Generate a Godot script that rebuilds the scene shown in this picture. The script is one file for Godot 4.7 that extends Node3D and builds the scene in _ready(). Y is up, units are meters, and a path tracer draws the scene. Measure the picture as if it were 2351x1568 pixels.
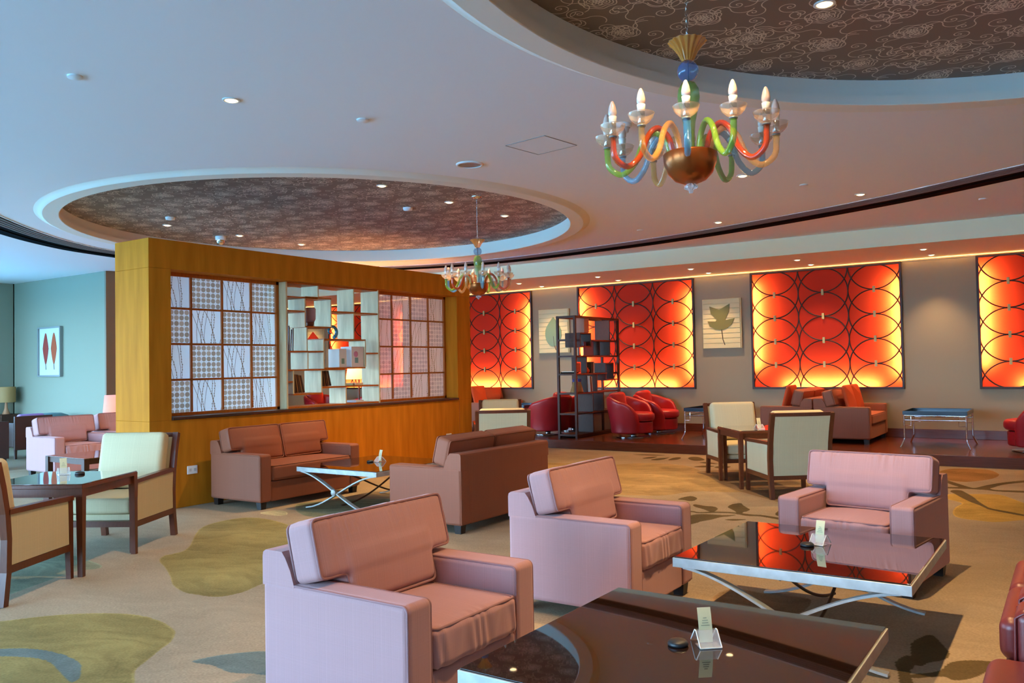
extends Node3D

# ---------------------------------------------------------------- mesh builder
class MB:
	var v := PackedVector3Array()
	var n := PackedVector3Array()
	var uv := PackedVector2Array()
	var ix := PackedInt32Array()

	func put(p: Vector3, nn: Vector3, t := Vector2.ZERO) -> int:
		v.append(p); n.append(nn); uv.append(t)
		return v.size() - 1

	func face(a: int, b: int, c: int) -> void:
		var g := (v[b] - v[a]).cross(v[c] - v[a])
		if g.dot(n[a] + n[b] + n[c]) > 0.0:
			ix.append(a); ix.append(c); ix.append(b)
		else:
			ix.append(a); ix.append(b); ix.append(c)

	func quad(a: Vector3, b: Vector3, c: Vector3, d: Vector3, nn: Vector3) -> MB:
		var i := put(a, nn, Vector2(0, 1))
		put(b, nn, Vector2(1, 1)); put(c, nn, Vector2(1, 0)); put(d, nn, Vector2(0, 0))
		face(i, i + 1, i + 2); face(i, i + 2, i + 3)
		return self

	# box with rounded edges; seg 0 gives a plain box
	func box(c: Vector3, s: Vector3, r := 0.0, seg := 1, xf := Transform3D.IDENTITY) -> MB:
		var h := s * 0.5
		r = minf(r, minf(h.x, minf(h.y, h.z)) * 0.98)
		var k := 2 if r <= 0.0 else 2 * (seg + 1)
		var inn := h - Vector3(r, r, r)
		for ax in 3:
			for sg in [-1.0, 1.0]:
				var u := (ax + 1) % 3
				var w := (ax + 2) % 3
				var start := v.size()
				for i in k:
					for j in k:
						var q := Vector3.ZERO
						q[ax] = sg * h[ax]
						q[u] = _grid(i, k, h[u], r, seg)
						q[w] = _grid(j, k, h[w], r, seg)
						var nn := Vector3.ZERO
						nn[ax] = sg
						if r > 0.0:
							var cl := q.clamp(-inn, inn)
							nn = (q - cl).normalized()
							q = cl + nn * r
						put(xf * (c + q), xf.basis * nn)
				for i in k - 1:
					for j in k - 1:
						var a := start + i * k + j
						face(a, a + k, a + k + 1); face(a, a + k + 1, a + 1)
		return self

	func _grid(i: int, k: int, hh: float, r: float, seg: int) -> float:
		if r <= 0.0:
			return -hh if i == 0 else hh
		var half := k / 2
		var j := i if i < half else k - 1 - i
		var t := 1.0 - float(j) / float(seg)
		var x := hh - r + r * tan(t * PI / 4.0)
		return -x if i < half else x

	# tube through points; radius may be a number or an array
	func tube(p: Array, r, sides := 8, closed := false) -> MB:
		var m := p.size()
		var up := Vector3.UP
		var start := v.size()
		var prev := Vector3.ZERO
		for i in m:
			var a: Vector3 = p[(i - 1 + m) % m] if closed or i > 0 else p[i]
			var b: Vector3 = p[(i + 1) % m] if closed or i < m - 1 else p[i]
			var t := (b - a).normalized()
			if prev == Vector3.ZERO:
				up = Vector3.UP if absf(t.y) < 0.9 else Vector3.RIGHT
			up = (up - t * up.dot(t)).normalized()
			prev = t
			var sd := t.cross(up)
			var rr: float = r[i] if r is Array else r
			for j in sides:
				var an := TAU * j / sides
				var d := up * cos(an) + sd * sin(an)
				put(p[i] + d * rr, d)
		var rows := m if closed else m - 1
		for i in rows:
			for j in sides:
				var a2 := start + i * sides + j
				var b2 := start + i * sides + (j + 1) % sides
				var c2 := start + ((i + 1) % m) * sides + (j + 1) % sides
				var d2 := start + ((i + 1) % m) * sides + j
				face(a2, b2, c2); face(a2, c2, d2)
		if not closed:
			for e in [0, m - 1]:
				var t2: Vector3 = (p[0] - p[1]).normalized() if e == 0 else (p[m - 1] - p[m - 2]).normalized()
				var ce := put(p[e], t2)
				for j in sides:
					var q1 := put(v[start + e * sides + j], t2)
					var q2 := put(v[start + e * sides + (j + 1) % sides], t2)
					face(ce, q1, q2)
		return self

	# flat bar of a rectangular section swept through points, keeping 'side' as its width direction
	func bar(p: Array, side: Vector3, w: float, th: float) -> MB:
		var m := p.size()
		side = side.normalized()
		var rings := []
		for i in m:
			var t: Vector3 = (p[mini(i + 1, m - 1)] - p[maxi(i - 1, 0)]).normalized()
			var up := side.cross(t).normalized()
			rings.append([p[i] + side * w / 2 + up * th / 2, p[i] + side * w / 2 - up * th / 2, p[i] - side * w / 2 - up * th / 2, p[i] - side * w / 2 + up * th / 2, up])
		for i in m - 1:
			var a: Array = rings[i]
			var b: Array = rings[i + 1]
			quad(a[0], a[1], b[1], b[0], side)
			quad(a[2], a[3], b[3], b[2], -side)
			var up2: Vector3 = (a[4] + b[4]).normalized()
			quad(a[3], a[0], b[0], b[3], up2)
			quad(a[1], a[2], b[2], b[1], -up2)
		var t0: Vector3 = (p[0] - p[1]).normalized()
		quad(rings[0][0], rings[0][1], rings[0][2], rings[0][3], t0)
		var t1: Vector3 = (p[m - 1] - p[m - 2]).normalized()
		quad(rings[m - 1][0], rings[m - 1][1], rings[m - 1][2], rings[m - 1][3], t1)
		return self

	# profile of Vector2(radius, height) turned about the y axis at 'at'; smooth
	func lathe(pr: Array, sides := 24, at := Vector3.ZERO, flute := 0.0, flutes := 0) -> MB:
		var m := pr.size()
		var start := v.size()
		for i in m:
			var a: Vector2 = pr[maxi(i - 1, 0)]
			var b: Vector2 = pr[mini(i + 1, m - 1)]
			var t := b - a
			var nn := Vector2(t.y, -t.x).normalized()
			for j in sides + 1:
				var an := TAU * j / sides
				var rr: float = pr[i].x
				if flutes > 0:
					rr *= 1.0 + flute * cos(an * flutes)
				var nv := Vector3(cos(an) * nn.x, nn.y, sin(an) * nn.x)
				if flutes > 0:
					nv = (nv - Vector3(-sin(an), 0, cos(an)) * (-flute * flutes * sin(an * flutes)) * nn.x).normalized()
				put(at + Vector3(cos(an) * rr, pr[i].y, sin(an) * rr), nv, Vector2(float(j) / sides, float(i) / m))
		for i in m - 1:
			for j in sides:
				var q := start + i * (sides + 1) + j
				face(q, q + 1, q + sides + 2); face(q, q + sides + 2, q + sides + 1)
		return self

	# polygon (in the xy plane) pushed out by depth along z, then placed by xf
	func prism(poly: Array, depth: float, xf := Transform3D.IDENTITY) -> MB:
		var pk := PackedVector2Array(poly)
		var tr := Geometry2D.triangulate_polygon(pk)
		for sg in [0.0, 1.0]:
			var nn := xf.basis * Vector3(0, 0, -1.0 if sg == 0.0 else 1.0)
			var st := v.size()
			for q in pk:
				put(xf * Vector3(q.x, q.y, depth * sg), nn.normalized())
			for i in range(0, tr.size(), 3):
				face(st + tr[i], st + tr[i + 1], st + tr[i + 2])
		var m := pk.size()
		var area := 0.0
		for i in m:
			area += pk[i].cross(pk[(i + 1) % m])
		for i in m:
			var a := pk[i]
			var b := pk[(i + 1) % m]
			var e := (b - a).normalized()
			var o := Vector2(e.y, -e.x) * signf(area)
			quad(xf * Vector3(a.x, a.y, 0), xf * Vector3(b.x, b.y, 0), xf * Vector3(b.x, b.y, depth), xf * Vector3(a.x, a.y, depth), (xf.basis * Vector3(o.x, o.y, 0)).normalized())
		return self

	# box whose top and bottom sections differ (tapered leg): centre and size at bottom and top
	func taper(c0: Vector3, s0: Vector2, c1: Vector3, s1: Vector2) -> MB:
		var k := [Vector2(-1, -1), Vector2(1, -1), Vector2(1, 1), Vector2(-1, 1)]
		var lo := []
		var hi := []
		for q in k:
			lo.append(c0 + Vector3(q.x * s0.x / 2, 0, q.y * s0.y / 2))
			hi.append(c1 + Vector3(q.x * s1.x / 2, 0, q.y * s1.y / 2))
		for i in 4:
			var j := (i + 1) % 4
			var mid: Vector2 = (k[i] + k[j]) * 0.5
			quad(lo[i], lo[j], hi[j], hi[i], Vector3(mid.x, 0, mid.y).normalized())
		quad(lo[0], lo[1], lo[2], lo[3], Vector3.DOWN)
		quad(hi[0], hi[1], hi[2], hi[3], Vector3.UP)
		return self

	func mesh() -> ArrayMesh:
		var a := []
		a.resize(Mesh.ARRAY_MAX)
		a[Mesh.ARRAY_VERTEX] = v
		a[Mesh.ARRAY_NORMAL] = n
		a[Mesh.ARRAY_TEX_UV] = uv
		a[Mesh.ARRAY_INDEX] = ix
		var m := ArrayMesh.new()
		m.add_surface_from_arrays(Mesh.PRIMITIVE_TRIANGLES, a)
		return m

# surface nets of a distance field
func nets(f: Callable, lo: Vector3, hi: Vector3, cell: float) -> ArrayMesh:
	var nx := int(ceil((hi.x - lo.x) / cell)) + 2
	var ny := int(ceil((hi.y - lo.y) / cell)) + 2
	var nz := int(ceil((hi.z - lo.z) / cell)) + 2
	var o := lo - Vector3(cell, cell, cell) * 0.5
	var d := PackedFloat32Array()
	d.resize(nx * ny * nz)
	var k := 0
	for x in nx:
		for y in ny:
			for z in nz:
				d[k] = f.call(o + Vector3(x, y, z) * cell)
				k += 1
	var sx := ny * nz
	var sy := nz
	var at := PackedInt32Array()
	at.resize(nx * ny * nz)
	at.fill(-1)
	var b := MB.new()
	var off := [0, 1, sy, sy + 1, sx, sx + 1, sx + sy, sx + sy + 1]
	var co := [Vector3(0, 0, 0), Vector3(0, 0, 1), Vector3(0, 1, 0), Vector3(0, 1, 1), Vector3(1, 0, 0), Vector3(1, 0, 1), Vector3(1, 1, 0), Vector3(1, 1, 1)]
	var ed := [[0, 1], [0, 2], [0, 4], [1, 3], [1, 5], [2, 3], [2, 6], [3, 7], [4, 5], [4, 6], [5, 7], [6, 7]]
	for x in nx - 1:
		for y in ny - 1:
			for z in nz - 1:
				var i := x * sx + y * sy + z
				var neg := 0
				for q in off:
					if d[i + q] < 0.0:
						neg += 1
				if neg == 0 or neg == 8:
					continue
				var s := Vector3.ZERO
				var c := 0
				for e in ed:
					var a0: float = d[i + off[e[0]]]
					var a1: float = d[i + off[e[1]]]
					if (a0 < 0.0) != (a1 < 0.0):
						s += co[e[0]].lerp(co[e[1]], a0 / (a0 - a1))
						c += 1
				var p := o + (Vector3(x, y, z) + s / c) * cell
				at[i] = b.put(p, Vector3.ZERO)
	# normals from the field
	for i in b.v.size():
		var p := b.v[i]
		var h := cell * 0.5
		b.n[i] = Vector3(f.call(p + Vector3(h, 0, 0)) - f.call(p - Vector3(h, 0, 0)), f.call(p + Vector3(0, h, 0)) - f.call(p - Vector3(0, h, 0)), f.call(p + Vector3(0, 0, h)) - f.call(p - Vector3(0, 0, h))).normalized()
	for x in range(1, nx - 1):
		for y in range(1, ny - 1):
			for z in range(1, nz - 1):
				var i := x * sx + y * sy + z
				var s0 := d[i] < 0.0
				for ax in 3:
					var st := [sx, sy, 1][ax] as int
					if s0 != (d[i + st] < 0.0):
						var u := [sy, 1, sx][ax] as int
						var w := [1, sx, sy][ax] as int
						var q0 := at[i]
						var q1 := at[i - u]
						var q2 := at[i - u - w]
						var q3 := at[i - w]
						if q0 >= 0 and q1 >= 0 and q2 >= 0 and q3 >= 0:
							b.face(q0, q1, q2); b.face(q0, q2, q3)
	return b.mesh()

func sd_box(p: Vector3, h: Vector3, r: float) -> float:
	var q := p.abs() - h + Vector3(r, r, r)
	return q.max(Vector3.ZERO).length() + minf(maxf(q.x, maxf(q.y, q.z)), 0.0) - r

func smin(a: float, b: float, k: float) -> float:
	var h := maxf(k - absf(a - b), 0.0) / k
	return minf(a, b) - h * h * k * 0.25

func smax(a: float, b: float, k: float) -> float:
	return -smin(-a, -b, k)

# ---------------------------------------------------------------- nodes, names, labels
var taken := {}

func numbered(called: String) -> String:
	if not taken.has(called):
		taken[called] = 0
		return called
	taken[called] += 1
	return "%s_%03d" % [called, taken[called]]

func thing(called: String, label: String, category: String, at := Vector3.ZERO, turn := 0.0, group := "") -> Node3D:
	var o := Node3D.new()
	o.name = numbered(called)
	add_child(o)
	o.position = at
	o.rotation.y = deg_to_rad(turn)
	o.set_meta("label", label)
	o.set_meta("category", category)
	if group:
		o.set_meta("group", group)
	return o

func part(parent: Node, called: String, b, m: Material, label := "") -> MeshInstance3D:
	var o := MeshInstance3D.new()
	o.name = called
	o.mesh = b.mesh() if b is MB else b
	o.material_override = m
	parent.add_child(o, true)
	if label:
		o.set_meta("label", label)
	return o

func solo(called: String, b, m: Material, label: String, category: String, at := Vector3.ZERO, turn := 0.0, group := "") -> MeshInstance3D:
	var o := part(self, numbered(called), b, m, label)
	o.position = at
	o.rotation.y = deg_to_rad(turn)
	o.set_meta("category", category)
	if group:
		o.set_meta("group", group)
	return o

func struct(called: String, b, m: Material) -> MeshInstance3D:
	var o := part(self, called, b, m)
	o.set_meta("kind", "structure")
	return o

func copy(src: Node3D, label: String, at: Vector3, turn: float, group := "") -> Node3D:
	var c: Node3D = src.duplicate()
	c.name = numbered(stem_of(src.name))
	add_child(c)
	c.position = at
	c.rotation.y = deg_to_rad(turn)
	c.set_meta("label", label)
	if group:
		c.set_meta("group", group)
	elif c.has_meta("group"):
		c.remove_meta("group")
	return c

func stem_of(s: String) -> String:
	return s.left(s.length() - 4) if s.length() > 4 and s[s.length() - 4] == "_" and s.right(3).is_valid_int() else s

# ---------------------------------------------------------------- materials
var M := {}

func mat(c: Color, rough := 0.6, metal := 0.0, spec := 0.5) -> StandardMaterial3D:
	var m := StandardMaterial3D.new()
	m.albedo_color = c
	m.roughness = rough
	m.metallic = metal
	m.metallic_specular = spec
	return m

func rgb(r: int, g: int, b: int) -> Color:
	return Color8(r, g, b)

func grey_noise(kind: int, freq: float, sd: int, w := 256, h := 256, oct := 4) -> Image:
	var f := FastNoiseLite.new()
	f.noise_type = kind
	f.frequency = freq
	f.seed = sd
	f.fractal_octaves = oct
	var im := f.get_seamless_image(w, h)
	im.convert(Image.FORMAT_L8)
	return im

# picture between two tones after a grey image
func toned(im: Image, lo: Color, hi: Color) -> ImageTexture:
	var d := im.get_data()
	var w := im.get_width()
	var h := im.get_height()
	var o := PackedByteArray()
	o.resize(w * h * 3)
	for i in w * h:
		var c := lo.lerp(hi, d[i] / 255.0)
		o[i * 3] = c.r8
		o[i * 3 + 1] = c.g8
		o[i * 3 + 2] = c.b8
	return ImageTexture.create_from_image(Image.create_from_data(w, h, false, Image.FORMAT_RGB8, o))

func tri(m: StandardMaterial3D, tex: Texture2D, scale: Vector3, world := false) -> StandardMaterial3D:
	m.albedo_texture = tex
	m.uv1_triplanar = true
	m.uv1_world_triplanar = world
	m.uv1_scale = scale
	m.uv1_triplanar_sharpness = 4.0
	return m

func bump(m: StandardMaterial3D, tex: Texture2D, cm: float) -> StandardMaterial3D:
	m.heightmap_enabled = true
	m.heightmap_texture = tex
	m.heightmap_scale = cm
	return m

func glow(c: Color, e: float) -> StandardMaterial3D:
	var m := mat(c, 0.5)
	m.emission_enabled = true
	m.emission = c
	m.emission_energy_multiplier = e
	return m

func glass(c: Color, a: float, rough := 0.03) -> StandardMaterial3D:
	var m := mat(Color(c.r, c.g, c.b, a), rough)
	m.transparency = BaseMaterial3D.TRANSPARENCY_ALPHA
	return m

func make_materials() -> void:
	var grain := grey_noise(FastNoiseLite.TYPE_SIMPLEX_SMOOTH, 0.02, 11, 256, 256, 5)
	var speck := grey_noise(FastNoiseLite.TYPE_SIMPLEX, 0.35, 3, 256, 256, 2)
	var cloud := grey_noise(FastNoiseLite.TYPE_SIMPLEX_SMOOTH, 0.012, 7, 256, 256, 4)
	var weave := Image.create(256, 256, false, Image.FORMAT_L8)
	var rng := RandomNumberGenerator.new()
	rng.seed = 5
	var colv := []
	var rowv := []
	for i in 256:
		colv.append(rng.randf_range(-0.13, 0.13))
		rowv.append(rng.randf_range(-0.04, 0.04))
	for y in 256:
		for x in 256:
			weave.set_pixel(x, y, Color.from_hsv(0, 0, clampf(0.72 + colv[x] + rowv[y] + rng.randf_range(-0.08, 0.08), 0, 1)))
	var tw := toned(weave, Color(0.74, 0.74, 0.74), Color(1.04, 1.04, 1.04))
	var twh := ImageTexture.create_from_image(weave)
	var ts := toned(speck, Color(0.72, 0.72, 0.72), Color(1, 1, 1))
	var tg := toned(grain, Color(0.86, 0.83, 0.80), Color(1, 1, 1))
	var tc := toned(cloud, Color(0.90, 0.90, 0.90), Color(1, 1, 1))
	var hs := ImageTexture.create_from_image(speck)
	M.speck = ts
	M.specks = hs
	M.ceiling = mat(rgb(240, 240, 238), 0.9, 0, 0.2)
	M.cream = mat(rgb(242, 234, 200), 0.85, 0, 0.2)
	M.ring = mat(rgb(236, 230, 214), 0.88, 0, 0.2)
	M.wallpaper = tri(mat(rgb(190, 172, 144), 0.85, 0, 0.25), ts, Vector3(3, 3, 3))
	M.teal_wall = tri(mat(rgb(166, 168, 146), 0.8, 0, 0.2), ts, Vector3(3, 3, 3))
	M.plain_wall = mat(rgb(205, 200, 190), 0.9)
	M.honey = tri(mat(rgb(212, 132, 36), 0.6, 0, 0.12), tg, Vector3(1.4, 0.16, 1.4))
	M.honey_dark = tri(mat(rgb(190, 104, 28), 0.45, 0, 0.4), tg, Vector3(5, 0.5, 5))
	M.honey_pale = tri(mat(rgb(226, 205, 160), 0.5, 0, 0.4), tg, Vector3(2, 0.3, 2))
	M.dark_sill = mat(rgb(52, 34, 26), 0.4)
	M.walnut = tri(mat(rgb(104, 52, 30), 0.32, 0, 0.5), tg, Vector3(9, 2.0, 9))
	M.dark_wood = tri(mat(rgb(74, 42, 28), 0.5, 0, 0.4), tg, Vector3(8, 2, 8))
	M.lattice = mat(rgb(52, 24, 18), 0.5)
	M.plank = tri(mat(rgb(104, 48, 26), 0.22, 0, 0.5), tg, Vector3(0.5, 8, 8))
	M.pink = bump(tri(mat(rgb(194, 146, 144), 0.85, 0, 0.25), tw, Vector3(7, 7, 7)), twh, 0.04)
	M.pink.rim_enabled = true
	M.pink.rim = 0.7
	M.pink_piping = mat(rgb(158, 114, 114), 0.8)
	M.rust = bump(tri(mat(rgb(158, 92, 66), 0.62, 0, 0.4), tw, Vector3(4, 4, 4)), twh, 0.04)
	M.rust.rim_enabled = true
	M.rust.rim = 0.2
	M.orange = tri(mat(rgb(206, 78, 28), 0.8), tw, Vector3(4, 4, 4))
	M.linen = bump(tri(mat(rgb(216, 200, 160), 0.85, 0, 0.25), tw, Vector3(5, 5, 5)), twh, 0.03)
	M.red = bump(mat(rgb(168, 26, 34), 0.36, 0, 0.5), hs, 0.03)
	M.red.uv1_triplanar = true
	M.red.uv1_scale = Vector3(6, 6, 6)
	M.maroon = bump(mat(rgb(112, 36, 34), 0.34, 0, 0.55), hs, 0.04)
	M.maroon.uv1_triplanar = true
	M.maroon.uv1_scale = Vector3(6, 6, 6)
	M.foot = mat(rgb(34, 24, 20), 0.4)
	M.chrome = mat(rgb(225, 228, 230), 0.12, 1.0)
	M.silver = tri(mat(rgb(205, 212, 210), 0.42, 0.25, 0.5), tc, Vector3(4, 4, 4))
	M.bronze = mat(rgb(88, 66, 52), 0.35, 0.6)
	M.black_glass = mat(rgb(38, 23, 17), 0.02, 0.15, 0.5)
	M.black_glass.clearcoat_enabled = true
	M.black_glass.clearcoat = 0.45
	M.black_glass.clearcoat_roughness = 0.02
	M.tea_glass = mat(rgb(92, 62, 46), 0.05, 0.35, 0.8)
	M.tea_glass.clearcoat_enabled = true
	M.tea_glass.clearcoat = 1.0
	M.tea_glass.clearcoat_roughness = 0.02
	M.acrylic = glass(rgb(245, 250, 255), 0.18, 0.02)
	M.rubber = mat(rgb(38, 38, 40), 0.45)
	M.white_paint = mat(rgb(236, 236, 232), 0.5)
	M.grey_metal = mat(rgb(150, 152, 150), 0.4, 0.5)
	M.black = mat(rgb(10, 9, 8), 0.9, 0, 0.1)
	M.blade = mat(rgb(118, 116, 112), 0.6, 0, 0.3)
	M.lens = glow(Color(1.0, 0.86, 0.62), 9.0)
	M.paper = mat(rgb(236, 222, 172), 0.7)
	M.red_sheet = mat(rgb(200, 50, 34), 0.55, 0, 0.3)
	M.red_sheet.backlight_enabled = true
	M.red_sheet.backlight = Color(1, 0.33, 0.19)
	M.tube = glow(Color(1.0, 0.88, 0.66), 1.5)
	M.box_white = mat(rgb(150, 142, 132), 0.9)
	M.brass_clip = mat(rgb(186, 158, 96), 0.45, 0.2)
	M.slat_cream = mat(rgb(226, 208, 156), 0.6)
	M.leaf_olive = mat(rgb(112, 106, 42), 0.5)
	M.leaf_green = mat(rgb(112, 126, 52), 0.35, 0.0, 0.5)
	M.leaf_red = mat(rgb(170, 44, 30), 0.45)

# ---------------------------------------------------------------- the place
const CEIL := 3.225
const WALL_Z := -14.55
const STEP := 0.14
const PANEL_X := [-14.02, -10.52, -6.99, -3.495, 0.0]

func _ready() -> void:
	var t0 := Time.get_ticks_msec()
	set_camera_and_light()
	make_materials()
	make_textures()
	build_shell()
	build_ceiling()
	build_partition()
	build_light_panels()
	build_pictures()
	build_seating()
	build_platform_furniture()
	build_tables()
	build_chandeliers()
	build_corner_lounge()
	build_ceiling_fittings()
	build_small_things()
	print("built in ", Time.get_ticks_msec() - t0, " ms")

func set_camera_and_light() -> void:
	var cam := Camera3D.new()
	cam.name = "camera"
	cam.fov = 44.500265
	cam.near = 0.05
	cam.far = 200.0
	add_child(cam)
	cam.transform = Transform3D(Basis(Vector3(0.828473, -0.018857, -0.559711), Vector3(0.031803, 0.999404, 0.013404), Vector3(0.559125, -0.028905, 0.828579)), Vector3(0, 1.4, 0))
	cam.current = true
	var sky := ProceduralSkyMaterial.new()
	sky.sky_top_color = Color(0.42, 0.70, 0.95)
	sky.sky_horizon_color = Color(0.71, 0.88, 1.0)
	sky.ground_horizon_color = Color(0.55, 0.62, 0.55)
	sky.ground_bottom_color = Color(0.30, 0.38, 0.28)
	var e := Environment.new()
	e.background_mode = Environment.BG_SKY
	e.sky = Sky.new()
	e.sky.sky_material = sky
	e.background_energy_multiplier = 36.0
	e.tonemap_mode = Environment.TONE_MAPPER_LINEAR
	e.tonemap_exposure = 0.9
	e.sdfgi_enabled = true
	e.ssao_enabled = true
	e.ssil_enabled = true
	var we := WorldEnvironment.new()
	we.environment = e
	add_child(we)

var SPOT := 6.2
var TUBE := 8.0

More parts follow.
